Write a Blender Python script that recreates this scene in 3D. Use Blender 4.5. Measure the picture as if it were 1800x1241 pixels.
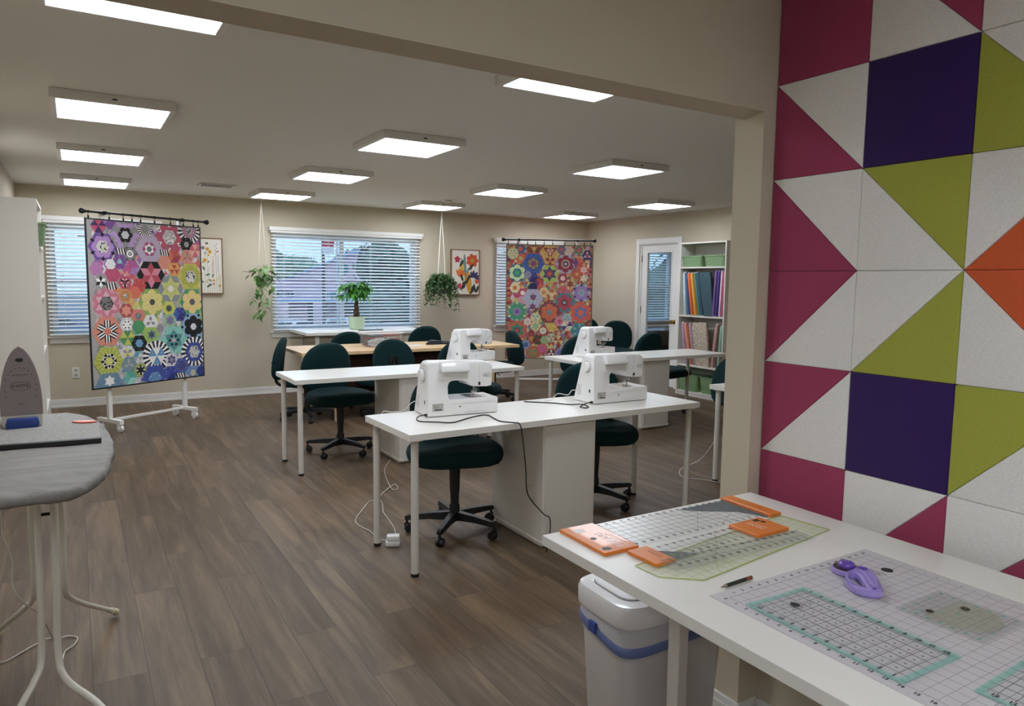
import bpy, bmesh, math, random
from mathutils import Vector, Matrix
R = math.radians
PI = math.pi
for o in list(bpy.data.objects):
    bpy.data.objects.remove(o)
S = bpy.context.scene
C = S.collection

# ------------------------------------------------------------------ camera
# x runs along the window wall, y towards it, z up; the camera stands at x = y = 0
EYE = 1.4767
yaw, pit, rol = 0.5473, 0.0989, 0.0125
fw = Vector((math.sin(yaw)*math.cos(pit), math.cos(yaw)*math.cos(pit), -math.sin(pit)))
rt0 = Vector((math.cos(yaw), -math.sin(yaw), 0)); up0 = rt0.cross(fw)
rt = rt0*math.cos(rol) + up0*math.sin(rol); up = -rt0*math.sin(rol) + up0*math.cos(rol)
cd = bpy.data.cameras.new('camera'); cam = bpy.data.objects.new('camera', cd); C.objects.link(cam)
cam.matrix_world = Matrix(((rt.x, up.x, -fw.x, 0), (rt.y, up.y, -fw.y, 0), (rt.z, up.z, -fw.z, EYE), (0, 0, 0, 1)))
cd.sensor_width = 36; cd.lens = 1259.8/1800*36; cd.clip_start = 0.05; cd.clip_end = 400
S.camera = cam

# ------------------------------------------------------------------ sky and exposure
W = bpy.data.worlds.new('sky'); S.world = W; W.use_nodes = True
nt = W.node_tree; nt.nodes.clear()
wo = nt.nodes.new('ShaderNodeOutputWorld'); bg = nt.nodes.new('ShaderNodeBackground')
tc = nt.nodes.new('ShaderNodeTexCoord'); sp = nt.nodes.new('ShaderNodeSeparateXYZ'); cr = nt.nodes.new('ShaderNodeValToRGB')
cr.color_ramp.elements[0].position = 0.48; cr.color_ramp.elements[0].color = (0.40, 0.60, 0.86, 1)
cr.color_ramp.elements[1].position = 0.75; cr.color_ramp.elements[1].color = (0.32, 0.52, 0.86, 1)
mr = nt.nodes.new('ShaderNodeMapRange'); mr.inputs[1].default_value = -1; mr.inputs[2].default_value = 1
nt.links.new(tc.outputs['Generated'], sp.inputs[0]); nt.links.new(sp.outputs[2], mr.inputs[0]); nt.links.new(mr.outputs[0], cr.inputs[0])
nt.links.new(cr.outputs[0], bg.inputs[0]); nt.links.new(bg.outputs[0], wo.inputs[0])
bg.inputs[1].default_value = .8
S.view_settings.view_transform = 'Standard'; S.view_settings.look = 'None'
S.view_settings.exposure = 1.15; S.view_settings.gamma = 1.0; S.view_settings.use_curve_mapping = False
LAMP = 8.5          # emission of the ceiling panels' diffusers
S.cycles.max_bounces = 10; S.cycles.diffuse_bounces = 5; S.cycles.glossy_bounces = 4
S.cycles.transparent_max_bounces = 16; S.cycles.transmission_bounces = 6; S.cycles.caustics_reflective = False; S.cycles.caustics_refractive = False
S.cycles.sample_clamp_indirect = 6

# ------------------------------------------------------------------ helpers
def lin(h):
    if isinstance(h, (tuple, list)): return (h[0], h[1], h[2], 1)
    h = h.lstrip('#'); v = [int(h[i:i+2], 16)/255 for i in (0, 2, 4)]
    return tuple((x/12.92 if x <= 0.04045 else ((x+0.055)/1.055)**2.4) for x in v) + (1,)

MATS = {}
def mat(name, col='#ffffff', rough=0.5, metal=0.0, noise=0.0, nscale=40, bump=0.0, bscale=60, spec=0.5, trans=0.0, alpha=1.0, emit=0, coat=0, stretch=None, sheen=0):
    if name in MATS: return MATS[name]
    m = bpy.data.materials.new(name); m.use_nodes = True; MATS[name] = m
    n = m.node_tree.nodes; l = m.node_tree.links; b = n['Principled BSDF']
    c = lin(col); b.inputs['Base Color'].default_value = c
    b.inputs['Roughness'].default_value = rough; b.inputs['Metallic'].default_value = metal
    b.inputs['Specular IOR Level'].default_value = spec
    b.inputs['Transmission Weight'].default_value = trans; b.inputs['Alpha'].default_value = alpha
    b.inputs['Coat Weight'].default_value = coat
    b.inputs['Sheen Weight'].default_value = sheen
    if emit: b.inputs['Emission Color'].default_value = c; b.inputs['Emission Strength'].default_value = emit
    t = n.new('ShaderNodeTexCoord')
    if noise or bump:
        mp = n.new('ShaderNodeMapping'); l.new(t.outputs['Object'], mp.inputs[0])
        if stretch: mp.inputs['Scale'].default_value = stretch
    if noise:
        x = n.new('ShaderNodeTexNoise'); x.inputs['Scale'].default_value = nscale; x.inputs['Detail'].default_value = 4
        l.new(mp.outputs[0], x.inputs['Vector'])
        mx = n.new('ShaderNodeMix'); mx.data_type = 'RGBA'
        mx.inputs[6].default_value = tuple(v*(1-noise) for v in c[:3])+(1,); mx.inputs[7].default_value = tuple(min(1, v*(1+noise)) for v in c[:3])+(1,)
        r = n.new('ShaderNodeMapRange'); r.inputs[1].default_value = .3; r.inputs[2].default_value = .7
        l.new(x.outputs[0], r.inputs[0]); l.new(r.outputs[0], mx.inputs[0]); l.new(mx.outputs[2], b.inputs['Base Color'])
    if bump:
        x = n.new('ShaderNodeTexNoise'); x.inputs['Scale'].default_value = bscale; x.inputs['Detail'].default_value = 3
        l.new(mp.outputs[0], x.inputs['Vector'])
        bp = n.new('ShaderNodeBump'); bp.inputs['Strength'].default_value = bump; bp.inputs['Distance'].default_value = 0.01
        l.new(x.outputs[0], bp.inputs['Height']); l.new(bp.outputs[0], b.inputs['Normal'])
    return m

class MB:
    """collects shapes, then links them as one mesh object"""
    def __init__(s): s.v = []; s.f = []; s.c = []; s.mi = []; s.m = 0; s.col = (1, 1, 1, 1)
    def add(s, vs, fs):
        k = len(s.v); s.v += [tuple(v) for v in vs]
        for f in fs: s.f.append([k+i for i in f]); s.c.append(s.col); s.mi.append(s.m)
        return s
    def bm(s, b, M=None):
        if M is not None: bmesh.ops.transform(b, matrix=M, verts=b.verts)
        b.verts.index_update()
        s.add([v.co.copy() for v in b.verts], [[v.index for v in f.verts] for f in b.faces]); b.free(); return s
    def box(s, x0, x1, y0, y1, z0, z1, bev=0, M=None, seg=2):
        b = bmesh.new(); bmesh.ops.create_cube(b, size=1)
        for v in b.verts: v.co = Vector(((x0+x1)/2+v.co.x*(x1-x0), (y0+y1)/2+v.co.y*(y1-y0), (z0+z1)/2+v.co.z*(z1-z0)))
        if bev: bmesh.ops.bevel(b, geom=b.edges[:], offset=bev, segments=seg, affect='EDGES', profile=0.5)
        return s.bm(b, M)
    def prism(s, pts, a, b_, axis='z', bev=0, M=None, seg=2):
        """polygon pts extruded from a to b_ along an axis"""
        def P(p, h): return {'z': (p[0], p[1], h), 'y': (p[0], h, p[1]), 'x': (h, p[0], p[1])}[axis]
        n = len(pts); b = bmesh.new()
        v0 = [b.verts.new(P(p, a)) for p in pts]; v1 = [b.verts.new(P(p, b_)) for p in pts]
        b.faces.new(v0); b.faces.new(v1[::-1])
        for i in range(n): b.faces.new((v0[i], v1[i], v1[(i+1) % n], v0[(i+1) % n]))
        bmesh.ops.recalc_face_normals(b, faces=b.faces)
        if bev:
            e = [e for e in b.edges if len(e.link_faces) == 2 and e.calc_face_angle(0) > 0.6]
            bmesh.ops.bevel(b, geom=e, offset=bev, segments=seg, affect='EDGES', profile=0.5)
        return s.bm(b, M)
    def cyl(s, p, q, r, r2=None, n=16, caps=True):
        p, q = Vector(p), Vector(q); r2 = r if r2 is None else r2
        d = (q-p).normalized(); a = d.orthogonal().normalized(); b = d.cross(a)
        k = [(a*math.cos(2*PI*i/n)+b*math.sin(2*PI*i/n)) for i in range(n)]
        vs = [p+x*r for x in k]+[q+x*r2 for x in k]
        fs = [(i, (i+1) % n, n+(i+1) % n, n+i) for i in range(n)]
        if caps: fs += [tuple(range(n))[::-1], tuple(range(n, 2*n))]
        return s.add(vs, fs)
    def tube(s, pts, r, n=8, sub=6, smooth=True):
        """round tube through points, Catmull-Rom smoothed"""
        P = [Vector(p) for p in pts]
        if smooth and len(P) > 2:
            Q = []; E = [P[0]*2-P[1]]+P+[P[-1]*2-P[-2]]
            for i in range(1, len(E)-2):
                for k in range(sub):
                    t = k/sub; a, b, c, d = E[i-1:i+3]
                    Q.append(0.5*((2*b)+(c-a)*t+(2*a-5*b+4*c-d)*t*t+(3*b-3*c+d-a)*t**3))
            P = Q+[P[-1]]
        vs = []; fs = []; a = None
        for i, p in enumerate(P):
            d = (P[min(i+1, len(P)-1)]-P[max(i-1, 0)]).normalized()
            a = d.orthogonal().normalized() if a is None else (a-d*a.dot(d)).normalized()
            b = d.cross(a); rr = r[0]+(r[1]-r[0])*i/(len(P)-1) if isinstance(r, tuple) else r
            vs += [p+(a*math.cos(2*PI*k/n)+b*math.sin(2*PI*k/n))*rr for k in range(n)]
        for i in range(len(P)-1):
            for k in range(n): fs.append((i*n+k, i*n+(k+1) % n, (i+1)*n+(k+1) % n, (i+1)*n+k))
        fs += [tuple(range(n))[::-1], tuple(range((len(P)-1)*n, len(P)*n))]
        return s.add(vs, fs)
    def lathe(s, prof, c=(0, 0, 0), n=32, M=None):
        vs = []; fs = []
        for r, z in prof: vs += [Vector((c[0]+r*math.cos(2*PI*k/n), c[1]+r*math.sin(2*PI*k/n), c[2]+z)) for k in range(n)]
        for i in range(len(prof)-1):
            for k in range(n): fs.append((i*n+k, i*n+(k+1) % n, (i+1)*n+(k+1) % n, (i+1)*n+k))
        if prof[0][0] > 1e-5: fs.append(tuple(range(n))[::-1])
        if prof[-1][0] > 1e-5: fs.append(tuple(range((len(prof)-1)*n, len(prof)*n)))
        if M is not None: vs = [M@v for v in vs]
        return s.add(vs, fs)
    def sphere(s, c, r, n=16, sc=(1, 1, 1)):
        b = bmesh.new(); bmesh.ops.create_uvsphere(b, u_segments=n, v_segments=max(6, n//2), radius=r)
        return s.bm(b, Matrix.Translation(Vector(c))@Matrix.Diagonal((*sc, 1)))
    def rings(s, rings, cap=True):
        n = len(rings[0]); vs = [v for r in rings for v in r]; fs = []
        for i in range(len(rings)-1):
            for k in range(n): fs.append((i*n+k, i*n+(k+1) % n, (i+1)*n+(k+1) % n, (i+1)*n+k))
        if cap: fs += [tuple(range(n))[::-1], tuple(range((len(rings)-1)*n, len(rings)*n))]
        return s.add(vs, fs)
    def text(s, body, size, M, depth=0.0, bold=0.0):
        cu = bpy.data.curves.new('t', 'FONT'); cu.body = body; cu.size = size; cu.align_x = 'CENTER'; cu.align_y = 'CENTER'; cu.extrude = depth; cu.resolution_u = 3; cu.offset = bold
        o = bpy.data.objects.new('t', cu); C.objects.link(o)
        me = o.to_mesh(); s.add([M@v.co for v in me.vertices], [list(p.vertices) for p in me.polygons]); o.to_mesh_clear()
        bpy.data.objects.remove(o); bpy.data.curves.remove(cu); return s
    def dashes(s, n, size, M):
        """small print too fine to read: a row of short strokes"""
        for k in range(n):
            x = (k-(n-1)/2)*size*.62; w = size*(.42 if k % 3 else .3)/2; h = size*.3
            s.add([M@Vector(p) for p in ((x-w, -h, 0), (x+w, -h, 0), (x+w, h*.7, 0), (x-w, h*.7, 0))], [(0, 1, 2, 3)])
        return s
    def build(s, name, m, parent=None, smooth=False, loc=None, rot=None):
        me = bpy.data.meshes.new(name); me.from_pydata(s.v, [], s.f)
        ms = m if isinstance(m, (list, tuple)) else [m]
        for x in ms: me.materials.append(x)
        if len(ms) > 1: me.polygons.foreach_set('material_index', s.mi)
        if any(c != (1, 1, 1, 1) for c in s.c):
            a = me.color_attributes.new('paint', 'FLOAT_COLOR', 'CORNER'); d = []
            for p, c in zip(me.polygons, s.c): d += list(c)*p.loop_total
            a.data.foreach_set('color', d)
        b = bmesh.new(); b.from_mesh(me)
        if not any(c != (1, 1, 1, 1) for c in s.c): bmesh.ops.recalc_face_normals(b, faces=b.faces)
        b.to_mesh(me); b.free()
        o = bpy.data.objects.new(name, me); C.objects.link(o)
        if parent: o.parent = parent
        if loc: o.location = loc
        if rot: o.rotation_euler = rot
        if smooth:
            me.polygons.foreach_set('use_smooth', [True]*len(me.polygons))
            try: me.set_sharp_from_angle(angle=R(smooth if smooth > 1 else 40))
            except Exception: pass
        me.update(); return o

def T(x=0, y=0, z=0): return Matrix.Translation((x, y, z))
def RX(a): return Matrix.Rotation(R(a), 4, 'X')
def RY(a): return Matrix.Rotation(R(a), 4, 'Y')
def RZ(a): return Matrix.Rotation(R(a), 4, 'Z')
def thing(name, label, cat, loc=(0, 0, 0), rz=0, group=None):
    o = bpy.data.objects.new(name, None); C.objects.link(o); o.location = loc; o.rotation_euler = (0, 0, R(rz)); o.empty_display_size = .1
    return tag(o, label, cat, group)
def tag(o, label, cat, group=None, kind=None):
    o['label'] = label; o['category'] = cat
    if group: o['group'] = group
    if kind: o['kind'] = kind
    return o
def struct(o):
    o['kind'] = 'structure'; return o
def sroot(name, loc=(0, 0, 0)):
    o = bpy.data.objects.new(name, None); C.objects.link(o); o.location = loc; o['kind'] = 'structure'; return o
def dup(root, label, loc=None, rz=None, group=None):
    def cp(o, par):
        kids = list(o.children); c = o.copy(); C.objects.link(c)
        if par: c.parent = par
        for ch in kids: cp(ch, c)
        return c
    r = cp(root, None); r['label'] = label
    if loc: r.location = loc
    if rz is not None: r.rotation_euler = (0, 0, R(rz))
    if group: r['group'] = group
    return r
def sq(n_, a, b, ex=2.5, k=40):
    """superellipse outline"""
    o = []
    for i in range(k):
        t = 2*PI*i/k; c, s_ = math.cos(t), math.sin(t); e = 2/(ex if not callable(ex) else ex(t))
        o.append((a*math.copysign(abs(c)**e, c), b*math.copysign(abs(s_)**e, s_)))
    return o

# ------------------------------------------------------------------ materials
M_wall = mat('wall_paint', '#c6bba6', .75, bump=.05, bscale=300)
M_ceil = mat('ceiling_paint', '#dad7d0', .9, bump=.05, bscale=200)
M_trim = mat('white_trim', '#e3e1dc', .4)
M_white = mat('white_laminate', '#e6e3dc', .28, spec=.5, noise=.015, nscale=6)
M_cab = mat('white_cabinet', '#d8d4cb', .45)
M_leg = mat('white_steel', '#d3cfc7', .35)
M_rub = mat('black_rubber', '#161616', .6)
M_blk = mat('black_plastic', '#141517', .45)
M_metal = mat('black_metal', '#121214', .35, metal=.3)
M_teal = mat('teal_fabric', '#08282a', .9, noise=.25, nscale=500, bump=.2, bscale=600, spec=.25)
M_plast = mat('white_plastic', '#e8e7e6', .25, coat=.3)
M_chrome = mat('chrome', '#b9b9bb', .2, metal=1)
def glass_mat():
    m = bpy.data.materials.new('window_glass'); m.use_nodes = True; n = m.node_tree.nodes; l = m.node_tree.links; n.remove(n['Principled BSDF'])
    t = n.new('ShaderNodeBsdfTransparent'); t.inputs[0].default_value = (.96, .98, .98, 1)
    g = n.new('ShaderNodeBsdfGlossy'); g.inputs['Roughness'].default_value = .02; x = n.new('ShaderNodeMixShader')
    x.inputs[0].default_value = .05; l.new(t.outputs[0], x.inputs[1]); l.new(g.outputs[0], x.inputs[2]); l.new(x.outputs[0], n['Material Output'].inputs[0]); return m
M_glass = glass_mat()
M_slat = mat('blind_slat', '#e9ecec', .5)
M_light = mat('diffuser_glow', '#eef5ff', .6, emit=LAMP)
M_frame = mat('light_frame', '#d9d6d0', .5)
M_wood = mat('birch_top', '#d9b88c', .4, noise=.12, nscale=8, stretch=(1, 12, 1))
M_birch = mat('birch_leg', '#c9ab84', .5, noise=.1, nscale=10, stretch=(8, 8, 1))
M_dark = mat('dark_brown_board', '#2e1d14', .7, spec=.15, noise=.25, nscale=10, stretch=(1, 1, 8))
M_gray = mat('grey_marks', '#6b6866', .6)
M_ink = mat('black_ink', '#1d1c1c', .6)

def painted(name, rough=.8, print_=0.3, pscale=230, quilting=True):
    """cloth or print whose colours come piece by piece from the mesh"""
    m = bpy.data.materials.new(name); m.use_nodes = True; n = m.node_tree.nodes; l = m.node_tree.links; b = n['Principled BSDF']
    at = n.new('ShaderNodeAttribute'); at.attribute_name = 'paint'; t = n.new('ShaderNodeTexCoord')
    x = n.new('ShaderNodeTexVoronoi'); x.inputs['Scale'].default_value = pscale; l.new(t.outputs['Object'], x.inputs['Vector'])
    r = n.new('ShaderNodeMapRange'); r.inputs[1].default_value = .1; r.inputs[2].default_value = .7; r.inputs[3].default_value = 1-print_; r.inputs[4].default_value = 1+print_
    l.new(x.outputs['Distance'], r.inputs[0])
    mu = n.new('ShaderNodeVectorMath'); mu.operation = 'SCALE'; l.new(at.outputs['Color'], mu.inputs[0]); l.new(r.outputs[0], mu.inputs['Scale'])
    l.new(mu.outputs[0], b.inputs['Base Color']); b.inputs['Roughness'].default_value = rough
    if quilting:
        w = n.new('ShaderNodeTexNoise'); w.inputs['Scale'].default_value = 55; l.new(t.outputs['Object'], w.inputs['Vector'])
        bp = n.new('ShaderNodeBump'); bp.inputs['Strength'].default_value = .35; bp.inputs['Distance'].default_value = .01
        l.new(w.outputs[0], bp.inputs['Height']); l.new(bp.outputs[0], b.inputs['Normal'])
    return m

def floor_mat():
    m = bpy.data.materials.new('plank_floor'); m.use_nodes = True; n = m.node_tree.nodes; l = m.node_tree.links; b = n['Principled BSDF']
    t = n.new('ShaderNodeTexCoord'); mp = n.new('ShaderNodeMapping'); mp.inputs['Rotation'].default_value = (0, 0, R(90)); l.new(t.outputs['Object'], mp.inputs[0])
    br = n.new('ShaderNodeTexBrick'); l.new(mp.outputs[0], br.inputs['Vector'])
    br.offset = .37; br.inputs['Scale'].default_value = 1; br.inputs['Brick Width'].default_value = 1.22; br.inputs['Row Height'].default_value = .18
    br.inputs['Mortar Size'].default_value = .0012; br.inputs['Mortar Smooth'].default_value = .2; br.inputs['Bias'].default_value = 0
    br.inputs['Color1'].default_value = (0, 0, 0, 1); br.inputs['Color2'].default_value = (1, 1, 1, 1); br.inputs['Mortar'].default_value = (.5, .5, .5, 1)
    # per-plank value shifts the grain
    sep = n.new('ShaderNodeSeparateColor'); l.new(br.outputs['Color'], sep.inputs[0])
    mul = n.new('ShaderNodeMath'); mul.operation = 'MULTIPLY'; mul.inputs[1].default_value = 37; l.new(sep.outputs[0], mul.inputs[0])
    cmb = n.new('ShaderNodeCombineXYZ'); l.new(mul.outputs[0], cmb.inputs[0]); l.new(mul.outputs[0], cmb.inputs[2])
    mp2 = n.new('ShaderNodeMapping'); mp2.inputs['Scale'].default_value = (9, .8, 1); l.new(t.outputs['Object'], mp2.inputs[0])
    va = n.new('ShaderNodeVectorMath'); l.new(mp2.outputs[0], va.inputs[0]); l.new(cmb.outputs[0], va.inputs[1])
    g = n.new('ShaderNodeTexNoise'); g.inputs['Scale'].default_value = 1.6; g.inputs['Detail'].default_value = 8; g.inputs['Distortion'].default_value = .6; l.new(va.outputs[0], g.inputs['Vector'])
    mp3 = n.new('ShaderNodeMapping'); mp3.inputs['Scale'].default_value = (70, 2.5, 1); l.new(t.outputs['Object'], mp3.inputs[0])
    va3 = n.new('ShaderNodeVectorMath'); l.new(mp3.outputs[0], va3.inputs[0]); l.new(cmb.outputs[0], va3.inputs[1])
    g2 = n.new('ShaderNodeTexNoise'); g2.inputs['Scale'].default_value = 2; g2.inputs['Detail'].default_value = 4; l.new(va3.outputs[0], g2.inputs['Vector'])
    cr = n.new('ShaderNodeValToRGB'); e = cr.color_ramp.elements
    e[0].position = .25; e[0].color = lin('#4a3927'); e[1].position = .75; e[1].color = lin('#77634d')
    x = e.new(.5); x.color = lin('#5d4c3a')
    a1 = n.new('ShaderNodeMath'); a1.operation = 'MULTIPLY_ADD'; a1.inputs[1].default_value = .15; l.new(sep.outputs[0], a1.inputs[0]); 
    a0 = n.new('ShaderNodeMath'); a0.operation = 'SUBTRACT'; a0.inputs[1].default_value = .075; l.new(g.outputs[0], a0.inputs[0]); l.new(a0.outputs[0], a1.inputs[2])
    a2 = n.new('ShaderNodeMath'); a2.operation = 'MULTIPLY_ADD'; a2.inputs[1].default_value = .32; l.new(g2.outputs[0], a2.inputs[0])
    a3 = n.new('ShaderNodeMath'); a3.operation = 'SUBTRACT'; a3.inputs[1].default_value = .16; l.new(a1.outputs[0], a3.inputs[0]); l.new(a3.outputs[0], a2.inputs[2])
    l.new(a2.outputs[0], cr.inputs[0])
    mx = n.new('ShaderNodeMix'); mx.data_type = 'RGBA'; l.new(br.outputs['Fac'], mx.inputs[0]); l.new(cr.outputs[0], mx.inputs[6]); mx.inputs[7].default_value = lin('#2e261f')
    l.new(mx.outputs[2], b.inputs['Base Color']); b.inputs['Roughness'].default_value = .5; b.inputs['Specular IOR Level'].default_value = .35
    bp = n.new('ShaderNodeBump'); bp.inputs['Strength'].default_value = .12; bp.inputs['Distance'].default_value = .004; l.new(g2.outputs[0], bp.inputs['Height']); l.new(bp.outputs[0], b.inputs['Normal'])
    return m

# ------------------------------------------------------------------ room shell
YB, XL, XR, ZC = 9.48, -0.508, 7.2, 2.465        # window wall, left wall, right wall, ceiling
YH, YH2 = 1.507, 1.618                            # header wall, near and far face
XP = 1.885                                        # wall behind the felt tiles
XN, YN = -2.6, -3.0                               # near room's far limits
struct(MB().box(XN, 11.2, YN, YB+.15, -.1, 0).build('floor', floor_mat()))
struct(MB().box(XN, 11.2, YN, YB+.15, ZC, ZC+.1).build('ceiling', M_ceil))

WIN = [(-.22, .84, .81, 2.06), (2.19, 4.17, .81, 2.06), (5.49, 6.60, .81, 2.06), (8.0, 9.12, .81, 2.06)]
def wall_with_holes(name, x0, x1, y0, y1, holes):
    w = MB(); x = x0
    for a, b, c, d in holes:
        w.box(x, a, y0, y1, 0, ZC); w.box(a, b, y0, y1, 0, c); w.box(a, b, y0, y1, d, ZC); x = b
    w.box(x, x1, y0, y1, 0, ZC); return struct(w.build(name, M_wall))
wall_with_holes('wall_back', XL-.1, 11.2, YB, YB+.15, WIN)
struct(MB().box(XL-.1, XL, YH2, YB, 0, ZC).build('wall_left', M_wall))
w = MB(); w.box(XR, XR+.12, YH2, 7.40, 0, ZC); w.box(XR, XR+.12, 8.18, YB, 0, ZC); w.box(XR, XR+.12, 7.40, 8.18, 2.05, ZC)
struct(w.build('wall_right', M_wall))
# header wall: the beam over the wide opening and the wall to its right
w = MB(); w.box(XN, 1.80, YH, YH2, 1.998, ZC); w.box(1.80, XR, YH, YH2, 0, ZC); w.box(XN, -1.3, YH, YH2, 0, 1.998)
struct(w.build('wall_header', M_wall))
struct(MB().box(XP, XP+.1, YN, YH, 0, ZC).build('wall_tiled', M_wall))
struct(MB().box(XN-.1, XN, YN, YH2, 0, ZC).build('wall_near_left', M_ceil))
struct(MB().box(XN, XP, YN-.1, YN, 0, ZC).build('wall_near_back', M_ceil))
struct(MB().box(-1.3, XL-.1, YH2, YH2+.1, 0, ZC).build('wall_near_corner', M_wall))
# adjoining room beyond the glazed door
w = MB(); w.box(11.1, 11.2, 5.8, YB, 0, ZC); w.box(XR+.12, 11.1, 5.7, 5.8, 0, ZC)
struct(w.build('wall_far_room', M_wall))
def base(name, segs, h, side):
    b = MB()
    for x0, x1, y0, y1 in segs:
        b.box(x0, x1, y0, y1, 0, h*.78)
        if side in 'bf': b.box(x0, x1, y0+(.005 if side == 'b' else 0), y1-(.005 if side == 'f' else 0), h*.78, h, bev=.002); b.box(x0, x1, y0-(.008 if side == 'b' else 0), y1+(.008 if side == 'f' else 0), 0, .018)
        else: b.box(x0+(.005 if side == 'r' else 0), x1-(.005 if side == 'l' else 0), y0, y1, h*.78, h, bev=.002); b.box(x0-(.008 if side == 'r' else 0), x1+(.008 if side == 'l' else 0), y0, y1, 0, .018)
    struct(b.build(name, M_trim))
base('baseboard_back', [(XL, XR, YB-.015, YB)], .09, 'b')
base('baseboard_left', [(XL, XL+.015, YH2, YB)], .09, 'l')
base('baseboard_right', [(XR-.015, XR, YH2, 7.32), (XR-.015, XR, 8.26, YB)], .09, 'r')
base('baseboard_jamb', [(1.785, 1.80, YH-.012, YH2+.012)], .115, 'r')
base('baseboard_header', [(1.788, XP, YH-.013, YH)], .115, 'b')
base('baseboard_tiled', [(XP-.015, XP, YN, YH-.013)], .115, 'r')
base('baseboard_far', [(1.80, XR, YH2, YH2+.013)], .09, 'f')

# ------------------------------------------------------------------ windows and blinds
M_vinyl = mat('vinyl_frame', '#e6ebee', .35)
def window(i, x0, x1, z0, z1, label, mull=None, rail=None, tilt=20):
    r = sroot('window_%d' % i, ((x0+x1)/2, YB, z0)); w = x1-x0; h = z1-z0; a, b = -w/2, w/2
    f = MB(); y0, y1 = .075, .135; t = .05
    f.box(a, a+t, y0, y1, 0, h); f.box(b-t, b, y0, y1, 0, h); f.box(a+t, b-t, y0, y1, 0, t); f.box(a+t, b-t, y0, y1, h-t, h)
    if mull: f.box(mull-.025-(x0+x1)/2, mull+.025-(x0+x1)/2, y0, y1, t, h-t)
    if rail: f.box(a+t, b-t, y0-.01, y1, rail-z0-.022, rail-z0+.022)
    f.build('frame', M_vinyl, r)
    p = MB(); p.box(a+t, b-t, .103, .107, t, h-t); p.build('pane', M_glass, r)
    j = MB(); j.box(a-.001, a+.006, .001, .075, 0, h); j.box(b-.006, b+.001, .001, .075, 0, h); j.box(a, b, .001, .075, h-.006, h+.001); j.build('jamb_lining', M_trim, r)
    s = MB(); s.box(a-.06, b+.06, -.045, .075, -.022, .004, bev=.004); s.box(a-.04, b+.04, -.018, 0, -.085, -.022, bev=.003); s.build('sill', M_trim, r)
    # blind
    bl = thing('window_blind', label, 'blind', ((x0+x1)/2, YB-.03, z0))
    v = MB(); v.box(a-.05, b+.05, -.055, .025, h-.0, h+.028, bev=.004); v.box(a-.065, b+.065, -.065, .025, h+.028, h+.075, bev=.006); v.build('valance', M_trim, bl)
    sl = MB(); n = int((h-.04)/.0425)
    for k in range(n):
        z = h-.03-.0425*k
        sl.box(a-.035, b+.035, -.025, .025, -.0014, .0014, M=T(0, -.012, z)@RX(tilt))
    sl.build('slats', M_slat, bl)
    MB().box(a-.035, b+.035, -.038, .014, .008, .026, bev=.004).build('bottom_rail', M_slat, bl)
    nn = 2 if w < 1.4 else 4
    for k in range(nn):
        x = a+.12+(w-.24)*k/(nn-1)
        c = MB()
        for dy in (-.037, .013): c.box(x-.0012, x+.0012, dy-.0012, dy+.0012, .02, h)
        c.box(x-.0011, x+.0011, -.037, .013, .026, .028); c.build('ladder_cord', M_slat, bl)
    return r
window(1, *WIN[0], 'white slatted blind in the leftmost window, partly behind the hanging quilt', rail=1.43, tilt=26)
window(2, *WIN[1], 'wide white slatted blind over the large window behind the potted tree', mull=3.11)
window(3, *WIN[2], 'narrow white blind mostly hidden by the warm coloured quilt', rail=1.43, tilt=38)
window(4, *WIN[3], 'white blind seen through the glass of the door', rail=1.43)

# ------------------------------------------------------------------ glazed door
d = sroot('door_1', (XR, 7.79, 0))
t = MB(); t.box(-.02, .0, .40, .47, 0, 2.13, bev=.004); t.box(-.02, 0, -.47, -.40, 0, 2.13, bev=.004); t.box(-.02, 0, -.40, .40, 2.05, 2.13, bev=.004)
t.box(0, .12, .375, .39, 0, 2.05); t.box(0, .12, -.39, -.375, 0, 2.05); t.box(0, .12, -.375, .375, 2.035, 2.05); t.build('casing', M_trim, d)
t = MB(); t.box(.02, .06, .26, .375, .01, 2.03); t.box(.02, .06, -.375, -.26, .01, 2.03); t.box(.02, .06, -.26, .26, 1.93, 2.03); t.box(.02, .06, -.26, .26, .01, .25)
for y0, y1 in ((.25, .262), (-.262, -.25)): t.box(.012, .02, y0, y1, .25, 1.93)
t.box(.012, .02, -.262, .262, 1.925, 1.937); t.build('door_leaf', M_trim, d)
MB().box(.037, .043, -.262, .262, .245, 1.935).build('pane', M_glass, d)
M_brass = mat('brass', '#b98f3f', .25, metal=1)
t = MB(); t.lathe([(.0, 0), (.03, 0), (.03, .008), (.012, .012), (.012, .035), (.026, .045), (.03, .058), (.024, .07), (0, .074)], n=20, M=T(.02, -.335, .94)@RY(-90)); t.build('door_knob', M_brass, d, smooth=40)
for z in (.3, 1.09, 1.84): MB().box(.008, .022, .368, .384, z-.05, z+.05).build('hinge', mat('hinge_metal', '#7d766c', .4, metal=.6), d)

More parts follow.
